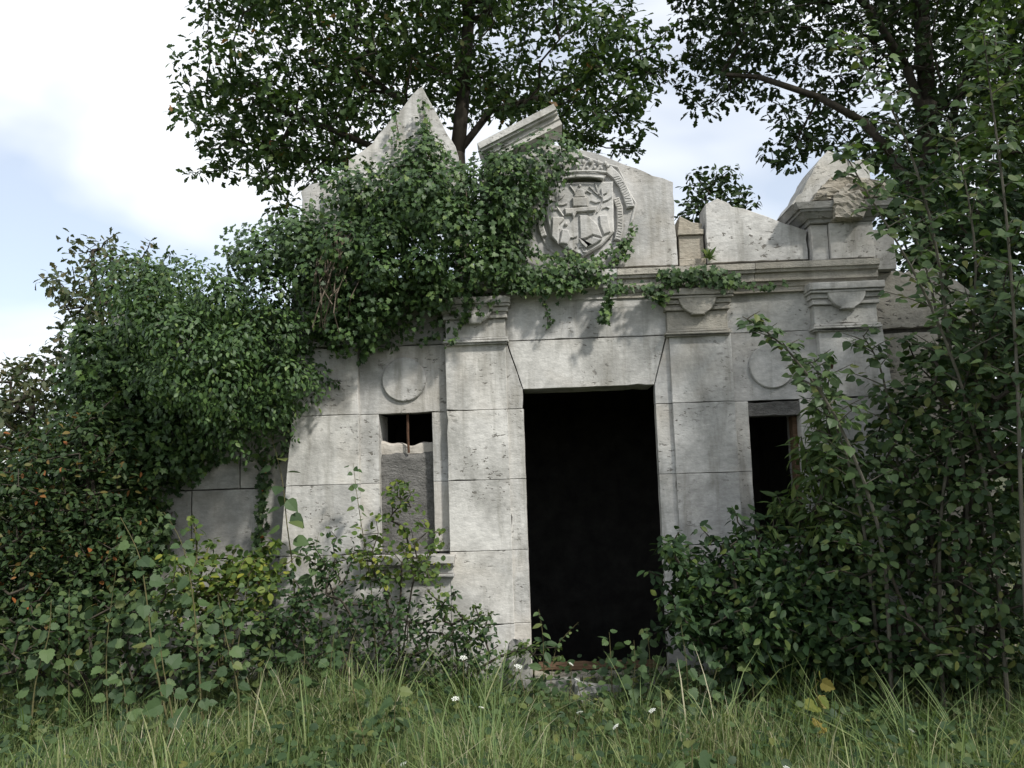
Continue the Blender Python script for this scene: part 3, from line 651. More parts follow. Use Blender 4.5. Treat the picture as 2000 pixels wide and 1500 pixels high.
roots = [[t0, P(1803, 640, 10.3), P(1808, 420, 10.3), P(1812, 200, 10.3), P(1800, 40, 10.3), P(1790, -150, 10.3)],
         [P(1808, 420, 10.3), P(1740, 300, 10.2), P(1690, 240, 10.1), P(1600, 190, 10), P(1480, 150, 10)], [P(1812, 250, 10.3), P(1770, 130, 10.2), P(1700, 20, 10.1), P(1600, -80, 10)], [P(1808, 420, 10.3), P(1850, 280, 10.4), P(1880, 150, 10.5), P(1960, 60, 10.5)]]
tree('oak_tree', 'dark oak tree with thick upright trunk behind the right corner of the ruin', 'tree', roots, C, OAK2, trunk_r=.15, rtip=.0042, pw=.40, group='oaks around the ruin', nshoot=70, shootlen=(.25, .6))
C = centres([(1322,440),(1325,405),(1345,370),(1345,335),(1370,340),(1385,365),(1400,330),(1435,318),(1440,345),(1415,370),(1450,372),(1472,385),(1470,405),(1440,440)], 9, .25, .13, maxd=.3)
t0 = P(1385, 500, 9); t1 = t0.copy(); t1[2] = -.1
tree('young_tree', 'small tree top showing above the attic between the two slabs', 'tree', [[t1, t0, P(1382, 440, 9)]], C, dict(OAK2, rad=.11, per=14, size=(.06, .10), tpl='ovate'), trunk_r=.03, step=.25, rtip=.004)
# the oak whose shade falls on the right-hand thicket stands just outside the picture
cc = np.array([5.7, 3.3, 5.2]); n = 900; C = unit(n)*(rng.random((n, 1))**.4)*np.array([1.9, 1.7, 2.3])+cc; C = holes(C[::2], 2.0, .3)
tree('oak_tree', 'oak tree just beyond the right edge of the picture shading the thicket', 'tree', [[np.array([5.9, 3.3, -.1]), np.array([5.85, 3.3, 1.6]), np.array([5.75, 3.3, 3.2]), np.array([5.7, 3.3, 5.0]), np.array([5.7, 3.3, 6.3])]], C, dict(OAK, per=20), trunk_r=.14, rtip=.0042, pw=.4, group='oaks around the ruin')
# left: bronze oak bush and hedge
C = centres([(-60,700),(20,685),(60,700),(110,680),(135,625),(105,575),(75,565),(130,530),(145,480),(185,455),(205,500),(245,495),(300,520),(340,600),(340,800),(300,900),(100,930),(-60,930)], 7.4, .6, .16, maxd=.5, edge_in=.05)
C = C[rng.random(len(C)) < .8]
b0 = P(220, 900, 7.4); b0[2] = -.08; b1 = P(60, 900, 7.3); b1[2] = -.08
tree('oak_bush', 'bronze green young oak left of the ivy mound against the sky', 'tree', [[b0, P(225, 900, 7.4), P(215, 750, 7.4), P(190, 580, 7.4), P(180, 490, 7.4)], [b1, P(70, 900, 7.3), P(60, 760, 7.3)]], C,
     dict(mat='bronze', tpl='oak', rad=.14, per=18, flat=.9, shell=.1, upw=.5, outw=.6, jit=.7, droop=.1, size=(.05, .09)), trunk_r=.03, step=.25, rtip=.004, nshoot=40, shootlen=(.15, .4))
C = centres([(-300,860),(0,820),(60,850),(110,870),(110,960),(-300,960)], 14, 1.2, .5)
b0 = P(-60, 950, 14); b0[2] = -.1
tree('field_hedge', 'far grey green bush at the left edge behind the brambles', 'bush', [[b0, P(-60, 900, 14)]], C, dict(OAK, mat='hazel', rad=.4, per=26, size=(.10, .16)), trunk_r=.05)

# ================================================================== IVY
def ivy(label, pxpoly, Y, depth, spacing, rad, per, tpl='ivy', size=(.05, .085), stems=(), mat='ivy', thin=1.0, fill=None, **kw):
    C = centres(pxpoly, Y, depth, spacing, front=True, maxd=.55, edge_in=rad*.6)
    if thin < 1: C = C[rng.random(len(C)) < thin]
    b = C[np.argmin(C[:, 2])]; o = empty('ivy', (float(b[0]), float(Y), float(b[2])), label=label, category='ivy', group='ivy on the ruin')
    args = dict(flat=.9, shell=.72, upw=.5, outw=1.0, jit=.45, droop=.55, face=(.05, -.35, 0)); args.update(kw)
    ps = [clump_leaves(C, rng.uniform(rad*.7, rad*1.35, len(C)), per, size=size, **args)]
    Sx = shoots(C, 45, (.22, .36), .5, .06, .3); ps.append(clump_leaves(Sx, .04, 7, size=size, **dict(args, shell=.1)))
    if fill:                            # the flat mat of leaves that clings to the wall underneath
        F_ = centres(pxpoly, Y-.03, .08, fill, front=True, maxd=.2); n = len(F_)
        ps.append((F_+rng.normal(size=(n, 3))*.02, np.tile([.05, -1, .35], (n, 1))+rng.normal(size=(n, 3))*.3, np.tile([0, -.1, -1.], (n, 1))+rng.normal(size=(n, 3))*.5, rng.uniform(size[0], size[1], n)))
    pos, nrm, tip, sz = [np.concatenate(q) for q in zip(*ps)]
    base = np.clip(rng.normal(.45, .25, len(pos)), 0, 1); build_leaves('foliage', mat, o, pos, nrm, tip, sz, tpl, rnd=base)
    if len(stems):
        for s_ in stems: MB().tube([P(x, y, Y-.05-depth*d) for x, y, d in s_], .0045, 5).make('stem', 'vine', o)
    return o
ivy('thick dark green ivy draped over the left half of the pediment', [(412,485),(440,440),(500,425),(570,402),(625,385),(640,330),(690,312),(720,335),(765,300),(800,262),(835,250),(870,285),(900,300),(945,292),(1000,288),(1060,270),(1110,262),(1150,285),(1140,305),(1088,340),(1062,385),(1040,425),(1030,475),(1015,515),(995,555),(960,580),(905,598),(870,622),(800,640),(745,660),(690,672),(640,690),(610,645),(600,590),(560,560),(480,540),(430,530)],
    6.48, .6, .25, .21, 300, size=(.027, .05), fill=.03, jit=.33, shell=.8, stems=[[(630, 560, .6), (650, 470, .6), (690, 430, .5)], [(610, 640, .8), (640, 540, .8), (655, 500, .6)], [(760, 330, .3), (800, 320, .4), (850, 300, .2)], [(915, 420, .5), (910, 370, .5)]]+[[(x_, y_, .75), (x_+random.uniform(-14, 22), y_-random.uniform(30, 60), .95), (x_+random.uniform(-10, 40), y_-random.uniform(70, 120), .8)] for x_, y_ in [(random.uniform(600, 690), random.uniform(520, 650)) for _ in range(22)]])
ivy('big rounded flowering ivy mound hanging over the left wing wall', [(180,545),(200,515),(240,500),(330,500),(420,515),(480,525),(560,550),(605,590),(618,680),(630,740),(620,800),(590,830),(560,850),(500,868),(440,882),(380,872),(330,840),(270,800),(245,740),(235,680),(215,620)],
    6.62, 1.0, .28, .23, 400, tpl='ovate', size=(.03, .052), fill=.036, jit=.3, shell=.8, mat='ivy')
ivy('shaded ivy curtain covering the outer end of the left wing', [(120,640),(240,620),(330,760),(420,870),(520,880),(560,870),(540,905),(440,895),(380,930),(345,960),(305,970),(318,1060),(300,1110),(240,1130),(120,1000)], 6.66, .5, .2, .16, 120, size=(.034, .06), fill=.035)
def strand(label, paths, Y, spread, per_m, size=(.028, .05), tpl='ivy', mat='ivy', cat='ivy', lift=.05):
    pos = []; m = MB(); first = None
    for pl in paths:
        pts = [P(x, y, Y) for x, y in pl]; first = pts[0] if first is None else first
        m.tube([p+np.array([0, .012, 0]) for p in pts], .004, 4)
        for a, b in zip(pts, pts[1:]):
            L = np.linalg.norm(b-a); n = max(1, int(L*per_m)); t = rng.random(n)[:, None]
            pos.append(a+(b-a)*t+np.stack([rng.normal(0, spread, n), -np.abs(rng.normal(0, lift, n)), rng.normal(0, spread, n)], 1))
    pos = np.concatenate(pos); n = len(pos)
    o = empty('ivy_strand', tuple(map(float, first)), label=label, category=cat, group='ivy strands on the stonework')
    m.make('stem', 'vine', o)
    build_leaves('foliage', mat, o, pos, np.tile([.1, -1, .45], (n, 1))+rng.normal(size=(n, 3))*.4, np.tile([0, -.1, -1.], (n, 1))+rng.normal(size=(n, 3))*.6, rng.uniform(*size, n), tpl, rnd=np.clip(rng.normal(.5, .25, n), 0, 1))
    return o
YC = 6.35
strand('leafy ivy strand along the cornice under the coat of arms', [[(965,560),(1010,548),(1060,545),(1110,548),(1150,540),(1185,545)], [(985,535),(1050,530),(1110,528),(1170,520)], [(1000,565),(1080,562),(1140,560)]], YC, .035, 330)
strand('ivy strand creeping round the foot of the carved shield', [[(1030,490),(1060,500),(1100,505),(1140,512),(1180,498),(1215,480),(1240,440)], [(1100,488),(1135,508)], [(1190,515),(1220,500),(1233,470)]], 6.44, .018, 210, size=(.025, .042), lift=.02)
strand('small ivy tuft growing along the cornice left of the right window bay', [[(1282,540),(1320,535),(1360,532),(1400,535),(1440,545)], [(1300,550),(1350,545),(1420,555)]], YC, .028, 300)
strand('thin ivy trail running along the cornice to the right corner', [[(1190,565),(1240,560),(1290,558),(1330,552)], [(1420,555),(1470,560),(1530,556)]], YC, .016, 120, size=(.03, .045))
strand('short ivy tendril hanging over the lintel above the doorway', [[(1195,560),(1190,580),(1182,605),(1180,632)], [(1190,560),(1215,565)]], 6.36, .02, 330, size=(.03, .05))
strand('ivy sprig hanging beside the capital right of the doorway', [[(1255,560),(1275,575),(1290,595)], [(1270,572),(1300,582)]], 6.34, .02, 260, size=(.03, .05))
strand('wispy dry ivy tendril trailing down the frieze stone', [[(1062,585),(1068,605),(1075,625),(1066,645)], [(1068,610),(1072,640)]], 6.45, .012, 90, size=(.02, .035))
strand('thin ivy runner crossing the capital left of the doorway', [[(925,585),(910,610),(900,630),(892,650),(885,665),(870,675)], [(925,590),(905,598)]], 6.34, .012, 170, size=(.022, .035))
strand('dark ivy column climbing the stained wing wall', [[(512,1130),(510,1060),(514,980),(518,915),(516,880)]], 6.6, .025, 210, size=(.03, .05), mat='ivyred')
strand('ivy runners at the left edge of the wing wall', [[(330,1080),(325,1030),(335,1000)], [(310,1070),(308,1000)]], 6.58, .03, 200, size=(.03, .05), mat='ivyred')
strand('hanging ivy tail beside the left pilaster capital', [[(715,650),(712,680),(708,710)], [(690,655),(725,660)]], 6.42, .02, 240, size=(.03, .05))
strand('ivy leaves climbing the triangular pediment slab', [[(835,260),(828,230),(826,200)], [(840,280),(832,240)], [(770,290),(778,260),(772,230)]], 6.47, .02, 130, size=(.025, .045))
p = P(1385, 505, 6.42); o = empty('fern_tuft', tuple(map(float, p)), label='small dry fern tuft rooted on the cornice beside the tan pier', category='fern')
n = 26; d = unit(n); d[:, 2] = np.abs(d[:, 2])+.7
build_leaves('frond', 'yellow', o, np.tile(p, (n, 1)), rng.normal(size=(n, 3))+np.array([0, -1, .5]), d, rng.uniform(.05, .12, n), 'lance')

# ================================================================== SHRUBS
def shrub(name, label, pxpoly, Y, depth, spacing, leaf, base, nstem=5, bark='bark', thin=1.0, cat='shrub', group=None, step=.25, rtip=.0035, trunk_r=.012, nshoot=26, shootlen=(.12, .38)):
    C = centres(pxpoly, Y, depth, spacing, maxd=.4, edge_in=leaf['rad']*.6)
    if thin < 1: C = C[rng.random(len(C)) < thin]
    roots = []
    for i in range(nstem):
        b = np.array([base, Y, -.08]); tgt = C[rng.integers(len(C))]
        roots.append([b, b*.6+tgt*.4+np.array([0, 0, .12]), b*.25+tgt*.75+np.array([0, 0, .06])])
    return tree(name, label, cat, roots, C, leaf, bark, step, rtip, .42, trunk_r, group, nshoot=nshoot, shootlen=shootlen)
X = lambda px_, Y: float(P(px_, 1250, Y)[0])
SH = dict(mat='shrub', tpl='ovate', rad=.12, per=20, flat=.7, shell=.1, upw=.9, outw=.4, jit=.6, droop=.25, size=(.05, .085))
shrub('dogwood_shrub', 'dark glossy leaved shrub reaching across the right door jamb', [(1270,1050),(1300,1035),(1340,1060),(1390,1090),(1430,1060),(1480,1040),(1540,1070),(1600,1090),(1690,1130),(1720,1310),(1560,1330),(1420,1320),(1340,1260),(1290,1190),(1275,1165),(1330,1150),(1300,1110)], 5.75, .45, .12, dict(SH, per=24), X(1450, 5.75), 7, nshoot=55, shootlen=(.15, .42))
shrub('ash_shrub', 'bright green shrub with narrow leaves growing before the right window', [(1560,900),(1540,980),(1520,1050),(1580,1090),(1670,1070),(1660,900),(1630,800),(1580,800)], 5.95, .3, .16, dict(SH, mat='lush', tpl='lance', per=24, size=(.08, .14), droop=.5), X(1580, 5.95), 4)
HZ = dict(SH, mat='hazel', tpl='round', per=22, rad=.13, size=(.04, .07))
shrub('hazel_shrub', 'dense round leaved thicket filling the lower right corner', [(1620,1020),(1670,900),(1725,800),(1770,690),(1850,610),(1950,540),(2100,480),(2150,1340),(1900,1350),(1650,1340),(1590,1250),(1590,1100)], 5.6, .6, .15, HZ, X(1850, 5.5), 9, thin=.82, nshoot=60, shootlen=(.2, .5))
shrub('thicket', 'shaded thicket between the right wing wall and the dark oak', [(1720,330),(1800,300),(1860,330),(1950,330),(2150,250),(2150,900),(1960,860),(1930,640),(1850,580),(1760,540),(1710,430)], 7.6, .7, .2, dict(HZ, mat='shrub', rad=.17, size=(.05, .09)), X(1900, 7.6), 6)
shrub('elm_bush', 'yellow green sunlit branches in the upper right corner', [(1890,60),(1910,0),(1980,-150),(2200,-150),(2200,330),(1980,310),(1910,260),(1880,160)], 6.6, .4, .2, dict(HZ, mat='lush', rad=.16, size=(.045, .08)), X(2080, 6.6), 4, thin=.8)
BR = dict(SH, mat='ivyred', tpl='ovate', per=30, rad=.13, size=(.034, .066))
shrub('bramble', 'dark bramble thicket with a few red and orange leaves at left', [(-80,870),(20,890),(80,820),(160,780),(240,800),(290,900),(298,1060),(280,1180),(200,1260),(-80,1280)], 6.2, .5, .115, BR, X(150, 6.2), 8)
shrub('weed_bank', 'green weedy bushes at the foot of the brambles', [(-80,1230),(60,1190),(140,1150),(240,1130),(330,1180),(450,1210),(530,1250),(520,1330),(200,1360),(-80,1370)], 5.6, .35, .13, dict(SH, mat='hazel', tpl='round', per=13, rad=.11, size=(.04, .075)), X(220, 5.6), 9, thin=.7)
shrub('yellow_shrub', 'yellowing shrub in front of the stained wing wall', [(335,1110),(370,1070),(430,1060),(450,1085),(520,1075),(545,1130),(520,1190),(440,1240),(350,1200)], 6.0, .2, .12, dict(SH, mat='yellow', tpl='round', per=16, rad=.10, size=(.04, .068)), X(440, 6.0), 5, bark='stem')
shrub('blackthorn_shrub', 'dark low shrub at the foot of the left pilasters', [(480,1280),(520,1180),(570,1160),(590,1090),(625,1130),(660,1085),(690,1140),(740,1090),(770,1150),(840,1165),(870,1200),(940,1215),(980,1260),(1020,1300),(900,1345),(700,1345),(500,1340)], 6.0, .3, .11, dict(SH, per=15, rad=.09, size=(.032, .06)), X(720, 6.0), 8, thin=.8, trunk_r=.007, rtip=.0022)
shrub('elm_sapling', 'thin yellow green sapling in front of the walled up window', [(690,1080),(700,1010),(745,985),(770,940),(795,960),(840,1000),(850,1060),(880,1090),(830,1140),(760,1170),(710,1140)], 6.08, .16, .11, dict(SH, mat='yellow', tpl='round', per=10, rad=.08, size=(.03, .055)), X(775, 6.08), 4, thin=.75, nshoot=12, trunk_r=.007, rtip=.0022)
shrub('trailing_briar', 'arching briar with sparse leaves left of the doorway', [(850,1170),(930,1180),(1010,1215),(1030,1260),(1000,1290),(900,1260)], 6.12, .12, .12, dict(SH, mat='lush', tpl='ovate', per=8, rad=.07, size=(.03, .055)), X(900, 6.12), 3, thin=.8, nshoot=10)

# ================================================================== SAPLINGS AND WEEDS, LEAF BY LEAF
LEAFMESH = {}
def leaf_mesh(tpl, mat):
    if (tpl, mat) not in LEAFMESH:
        tv, tf = TPL[tpl]; me = bpy.data.meshes.new('leaf'); me.from_pydata([tuple(v) for v in tv], [], tf); me.materials.append(LM[mat]); LEAFMESH[(tpl, mat)] = me
    return LEAFMESH[(tpl, mat)]
def put_leaf(root, me, pos, nrm, tip, size):
    n_ = Vector(nrm).normalized(); t_ = Vector(tip); t_ = (t_-n_*t_.dot(n_)).normalized(); s_ = t_.cross(n_)
    M_ = Matrix(((s_.x, t_.x, n_.x), (s_.y, t_.y, n_.y), (s_.z, t_.z, n_.z))).to_4x4() @ Matrix.Scale(size, 4)
    M_.translation = Vector(pos)-root.location
    o = bpy.data.objects.new('leaf', me); link(o, root); o.matrix_basis = M_; return o
def interp(pts, t):
    k_ = min(int(t*(len(pts)-1)), len(pts)-2); u = t*(len(pts)-1)-k_; return pts[k_]*(1-u)+pts[k_+1]*u
def smooth_path(pts, n=14):
    pts = [np.array(p, float) for p in pts]; out = []
    for i in range(n+1):
        t = i/n*(len(pts)-1); k_ = min(int(t), len(pts)-2); u = t-k_
        p0, p1, p2, p3 = pts[max(k_-1, 0)], pts[k_], pts[k_+1], pts[min(k_+2, len(pts)-1)]
        out.append(.5*((2*p1)+(-p0+p2)*u+(2*p0-5*p1+4*p2-p3)*u*u+(-p0+3*p1-3*p2+p3)*u**3))
    return out
def sprout(name, label, path, nleaf, size, tpl, mat, stem='stem', r=.006, t0=.25, twigs=0, twiglen=.3, cat='sapling', group=None, perTwig=8, hang=.2, twig0=.3, spread=.03):
    """path: (px, py, depth) from the ground up"""
    pts = smooth_path([P(*p) for p in path]); g0 = pts[0].copy(); g0[2] = min(g0[2], -.06); pts = [g0]+pts if pts[0][2] > -.05 else pts
    root = empty(name, tuple(map(float, pts[0])), label=label, category=cat)
    if group: root['group'] = group
    m = MB(); n = len(pts); m.tube(pts, [r*(1-.75*i/(n-1)) for i in range(n)], 6); me = leaf_mesh(tpl, mat); spots = []
    for i in range(nleaf):
        t = t0+(1-t0)*(i+random.random()*.6)/nleaf; a = i*2.4+random.uniform(-.5, .5); spots.append((interp(pts, min(t, 1)), np.array([math.cos(a), math.sin(a), .25]), 1-.45*max(0, t-.6)/.4))
    for k_ in range(twigs):
        t = twig0+(1-twig0)*(k_+random.random())/twigs; a = k_*2.4+random.uniform(-.4, .4); p0 = interp(pts, min(t, .99)); L = twiglen*random.uniform(.6, 1.2)*(1.15-.75*t)
        d = np.array([math.cos(a), math.sin(a)*.8, .55]); tw = [p0, p0+d*L*.5, p0+d*L+np.array([0, 0, -.06*L])]; m.tube(tw, [r*.35, r*.25, r*.12], 4)
        for j in range(perTwig):
            u = .2+.8*(j+random.random()*.5)/perTwig; b = j*2.6+random.random(); spots.append((interp(tw, min(u, 1)), d*.5+np.array([math.cos(b), math.sin(b), .1])*.7, 1-.3*u))
    m.make('stem', stem, root)
    for p, d, k_ in spots:
        d = d+rng.normal(size=3)*.2; sz = random.uniform(*size)*k_
        put_leaf(root, me, p+rng.normal(size=3)*spread*.3, np.array([.1, -.55, .8])+d*.35+rng.normal(size=3)*.4, d+np.array([0, 0, -hang]), sz)
    return root
PS = dict(hang=.5, size=(.06, .095), tpl='poplar', mat='poplar', stem='palebark', r=.014, cat='sapling', group='poplar saplings at the right')
sprout('poplar_sapling', 'leaning poplar sapling whose thin stem crosses the broken corner block', [(1965,1330,5.2),(1935,1000,5.2),(1880,760,5.15),(1800,560,5.1),(1690,370,5.05),(1645,290,5.0)], 40, twigs=22, perTwig=9, twiglen=.34, t0=.3, **PS)
sprout('poplar_sapling', 'tall poplar sapling with silvery leaves in front of the dark oak trunk', [(1905,1330,5.4),(1885,950,5.4),(1852,650,5.4),(1820,440,5.3),(1760,250,5.25),(1690,130,5.2),(1660,70,5.2)], 44, twigs=26, perTwig=9, twiglen=.38, t0=.35, **PS)
sprout('poplar_sapling', 'poplar sapling arching left across the right window bay', [(1740,1330,5.3),(1720,1050,5.3),(1640,830,5.3),(1560,710,5.3),(1500,650,5.3),(1450,618,5.3)], 50, twigs=14, perTwig=8, twiglen=.22, t0=.3, **PS)
sprout('poplar_sapling', 'upright poplar sapling at the right edge of the picture', [(2010,1330,4.9),(1995,1000,4.9),(1985,700,4.9),(1965,420,4.9),(1935,180,4.9),(1920,60,4.9)], 40, twigs=26, perTwig=9, twiglen=.36, t0=.3, **PS)
sprout('poplar_sapling', 'short poplar sapling before the far right pilaster', [(1790,1330,5.6),(1770,1050,5.6),(1745,850,5.6),(1720,720,5.6),(1685,655,5.6)], 30, twigs=16, perTwig=9, twiglen=.34, t0=.25, **PS)
sprout('poplar_sapling', 'slender poplar sapling leaning over the cornice end', [(1860,1330,5.7),(1850,900,5.7),(1830,620,5.7),(1790,470,5.7),(1745,380,5.7)], 30, twigs=18, perTwig=8, twiglen=.3, t0=.4, **PS)
sprout('poplar_sapling', 'crooked poplar sapling with dense leaves over the right wing wall', [(1930,1330,5.6),(1915,950,5.6),(1900,700,5.6),(1905,500,5.6),(1880,330,5.6),(1850,230,5.6)], 40, twigs=26, perTwig=9, twiglen=.42, t0=.3, **PS)
sprout('poplar_sapling', 'leaning poplar sapling spreading between the right pilaster and picture edge', [(1840,1330,5.3),(1835,1050,5.3),(1860,850,5.3),(1900,700,5.3),(1960,560,5.3)], 34, twigs=24, perTwig=9, twiglen=.42, t0=.3, **PS)
sprout('poplar_sapling', 'poplar sapling spreading its leaves in front of the right window', [(1720,1330,5.5),(1690,1050,5.5),(1650,880,5.5),(1610,780,5.5),(1590,700,5.5)], 34, twigs=24, perTwig=9, twiglen=.36, t0=.3, **PS)
WD = dict(tpl='lobed', mat='weed', cat='plant')
sprout('poplar_sprout', 'tall sprout with big hanging leaves against the left pilaster edge', [(575,1320,6.2),(575,1150,6.2),(560,1020,6.2),(550,930,6.2),(525,835,6.2)], 22, (.10, .15), 'poplar', 'weed', r=.007, t0=.15, cat='plant', hang=1.0)
sprout('poplar_sprout', 'thin sprout with small leaves beside the walled up window', [(735,1300,6.15),(725,1150,6.15),(705,1020,6.15),(695,950,6.15),(690,905,6.15)], 24, (.05, .09), 'poplar', 'weed', r=.005, t0=.2, cat='plant', hang=.6)
sprout('poplar_sprout', 'leafy sprout between the left pilaster and the window', [(640,1320,6.1),(625,1200,6.1),(615,1110,6.1),(622,1040,6.1)], 22, (.06, .10), 'poplar', 'weed', r=.005, t0=.1, cat='plant', hang=.5)
sprout('poplar_sprout', 'broad leaved stem at the lower left in front of the yellow shrub', [(330,1420,5.0),(300,1280,5.0),(285,1160,5.0),(270,1080,5.0),(235,1010,5.0)], 26, (.06, .10), **WD, r=.007, t0=.2)
sprout('poplar_sprout', 'tall bare topped stem with few leaves in the left brambles', [(395,1420,5.2),(385,1250,5.2),(370,1120,5.2),(350,1050,5.2),(320,1000,5.2)], 22, (.05, .085), **WD, r=.006, t0=.3)
sprout('poplar_sprout', 'low weed with wide grey green leaves at bottom left', [(345,1480,4.6),(335,1390,4.6),(320,1310,4.6),(310,1240,4.6)], 18, (.07, .115), **WD, r=.007, t0=.1)
sprout('poplar_sprout', 'weed with drooping pale leaves left of the dark low shrub', [(470,1430,5.1),(462,1330,5.1),(440,1240,5.1),(425,1160,5.1)], 18, (.06, .10), **WD, r=.006, t0=.1)
sprout('poplar_sprout', 'leafy weed at the far left edge under the brambles', [(60,1430,5.2),(70,1330,5.2),(95,1240,5.2),(100,1170,5.2)], 18, (.06, .10), **WD, r=.006, t0=.1)
sprout('poplar_sprout', 'weed with yellow green leaves standing in the grass left of centre', [(590,1420,5.3),(585,1350,5.3),(595,1290,5.3),(590,1230,5.3)], 10, (.06, .10), **WD, r=.005, t0=.1)
sprout('poplar_sprout', 'upright sapling with toothed leaves in front of the left door jamb', [(1062,1370,5.9),(1062,1300,5.9),(1060,1240,5.9),(1052,1190,5.9)], 16, (.07, .12), 'ovate', 'weed', r=.005, t0=.15, cat='plant', hang=.1)
sprout('poplar_sprout', 'tiny pale twig with leaves crossing the dark doorway', [(1075,1340,5.95),(1085,1270,5.95),(1105,1240,5.95),(1130,1215,5.95)], 12, (.025, .045), 'round', 'weed', r=.003, t0=.4, cat='plant')
sprout('poplar_sprout', 'dark leaved weed standing in the right half of the doorway', [(1195,1400,5.8),(1195,1330,5.8),(1192,1270,5.8),(1190,1235,5.8)], 12, (.07, .11), **WD, r=.005, t0=.1)
sprout('poplar_sprout', 'pale green weed in front of the right door jamb', [(1275,1420,5.7),(1270,1330,5.7),(1268,1270,5.7),(1262,1225,5.7)], 18, (.06, .10), **WD, r=.005, t0=.1)
sprout('poplar_sprout', 'low bushy weed beside the foot of the right jamb', [(1230,1420,5.6),(1235,1350,5.6),(1240,1300,5.6),(1238,1250,5.6)], 16, (.05, .09), **WD, r=.005, t0=.1)
sprout('poplar_sprout', 'forked grey stem with wide leaves right of the doorway', [(1350,1460,5.3),(1345,1370,5.3),(1340,1290,5.3),(1330,1220,5.3)], 18, (.06, .10), **WD, r=.006, t0=.1)
sprout('poplar_sprout', 'slim blue green sapling in front of the dark right shrub', [(1478,1440,5.4),(1470,1340,5.4),(1458,1250,5.4),(1440,1195,5.4)], 18, (.06, .10), **WD, r=.005, t0=.15)
sprout('poplar_sprout', 'large lobed leaves at the bottom edge right of centre', [(1350,1600,4.3),(1350,1540,4.3),(1352,1480,4.3),(1350,1440,4.3)], 8, (.10, .15), **WD, r=.007, t0=.1)
sprout('poplar_sprout', 'yellowed weed in the grass before the dark right shrub', [(1600,1470,5.0),(1600,1400,5.0),(1595,1350,5.0),(1590,1310,5.0)], 9, (.07, .11), 'lobed', 'weedyellow', r=.005, t0=.05, cat='plant')
sprout('poplar_sprout', 'tall thin red stem rising from the grass left of centre', [(720,1500,4.7),(700,1390,4.7),(680,1310,4.7),(660,1230,4.7)], 6, (.05, .08), **WD, r=.005, t0=.3)
sprout('poplar_sprout', 'broad leaved weed in the grass at bottom left of centre', [(775,1480,4.8),(770,1410,4.8),(775,1340,4.8)], 9, (.08, .12), **WD, r=.005, t0=.05)

for (x_, yb, yt, Y_, n_, lab) in ((215, 1420, 1110, 5.2, 22, 'leafy weed stem left of the broad leaved stem'), (470, 1400, 1120, 5.5, 24, 'bushy weed in front of the right side of the yellow shrub'), (140, 1420, 1150, 5.3, 22, 'weed with grey green leaves below the brambles'),
        (530, 1400, 1180, 5.7, 20, 'weed at the base of the wing wall beside the left pilaster'), (400, 1450, 1230, 4.9, 16, 'wide leaved weed in the grass below the yellow shrub'), (250, 1470, 1290, 4.7, 14, 'low weed in the grass near the bottom left corner'),
        (1390, 1430, 1290, 5.3, 14, 'low weed between the forked grey stem and the blue green sapling'), (1300, 1430, 1300, 5.4, 16, 'bushy weed just right of the doorway step'), (650, 1400, 1200, 5.6, 18, 'weed before the dark low shrub below the left pilaster')):
    sprout('poplar_sprout', lab, [(x_+random.uniform(-8, 8), yb, Y_), (x_+random.uniform(-10, 10), (yb+yt)/2, Y_), (x_+random.uniform(-20, 20), yt, Y_)], int(n_*1.5), (.045, .085), 'lobed' if n_ % 4 else 'poplar', 'weed', r=.005, t0=.1, cat='plant', hang=.4)

# white umbel flowers
um = bmesh.new()
for i in range(16):
    a = i*2.4; r_ = .028*math.sqrt((i+.5)/16)
    mat_ = Matrix.Translation((r_*math.cos(a), r_*math.sin(a), .006*math.cos(r_*50))); bmesh.ops.create_icosphere(um, subdivisions=1, radius=.0062, matrix=mat_ @ Matrix.Diagonal((1, 1, .5, 1)))
ume = bpy.data.meshes.new('umbel'); um.to_mesh(ume); um.free(); ume.materials.append(LM['petal'])
for i, (px_, py_, Y, k_, lab) in enumerate(((1115, 1297, 6.1, .9, 'white flower head against the black foot of the doorway'), (1127, 1328, 6.0, 1.0, 'white flower head just below the doorway threshold'), (1012, 1302, 6.0, 1.3, 'large white flower head at the foot of the left door jamb'),
        (1003, 1290, 6.1, .8, 'small white flower head beside the broken plinth'), (905, 1285, 5.9, 1.2, 'white flower head under the arching briar'), (890, 1365, 5.4, 1.2, 'white flower head in the grass below the left window'), (940, 1382, 5.3, .8, 'tiny white flower in the grass left of the doorway'),
        (1132, 1392, 5.4, .9, 'small white flower in the grass before the square stone'), (1274, 1388, 5.3, 1.0, 'white flower head in the grass before the right jamb'), (1203, 1419, 5.1, 1.0, 'white flower head low in the grass below the doorway'), (787, 1493, 4.6, .9, 'white flower at the bottom edge left of centre'),
        (1780, 1427, 5.0, .8, 'small white flower in the grass at lower right'), (1536, 1500, 4.6, .7, 'tiny white flower at the bottom edge right of centre'))):
    Y -= .35; p = P(px_, py_, Y); b = np.array([p[0]+random.uniform(-.05, .05), p[1]+random.uniform(-.03, .03), -.06])
    o = empty('wild_carrot', tuple(map(float, b)), label=lab, category='flower', group='white flowers in the grass')
    m = MB(); m.tube([b, (b+p)/2+np.array([.012, 0, .02]), p], [.003, .0025, .002], 5); m.make('stem', 'stem', o)
    u = bpy.data.objects.new('umbel', ume); link(u, o); u.location = Vector(p)-o.location; u.scale = (k_*.75,)*3; u.rotation_euler = (random.uniform(.2, .7), random.uniform(-.4, .4), random.uniform(0, 6))

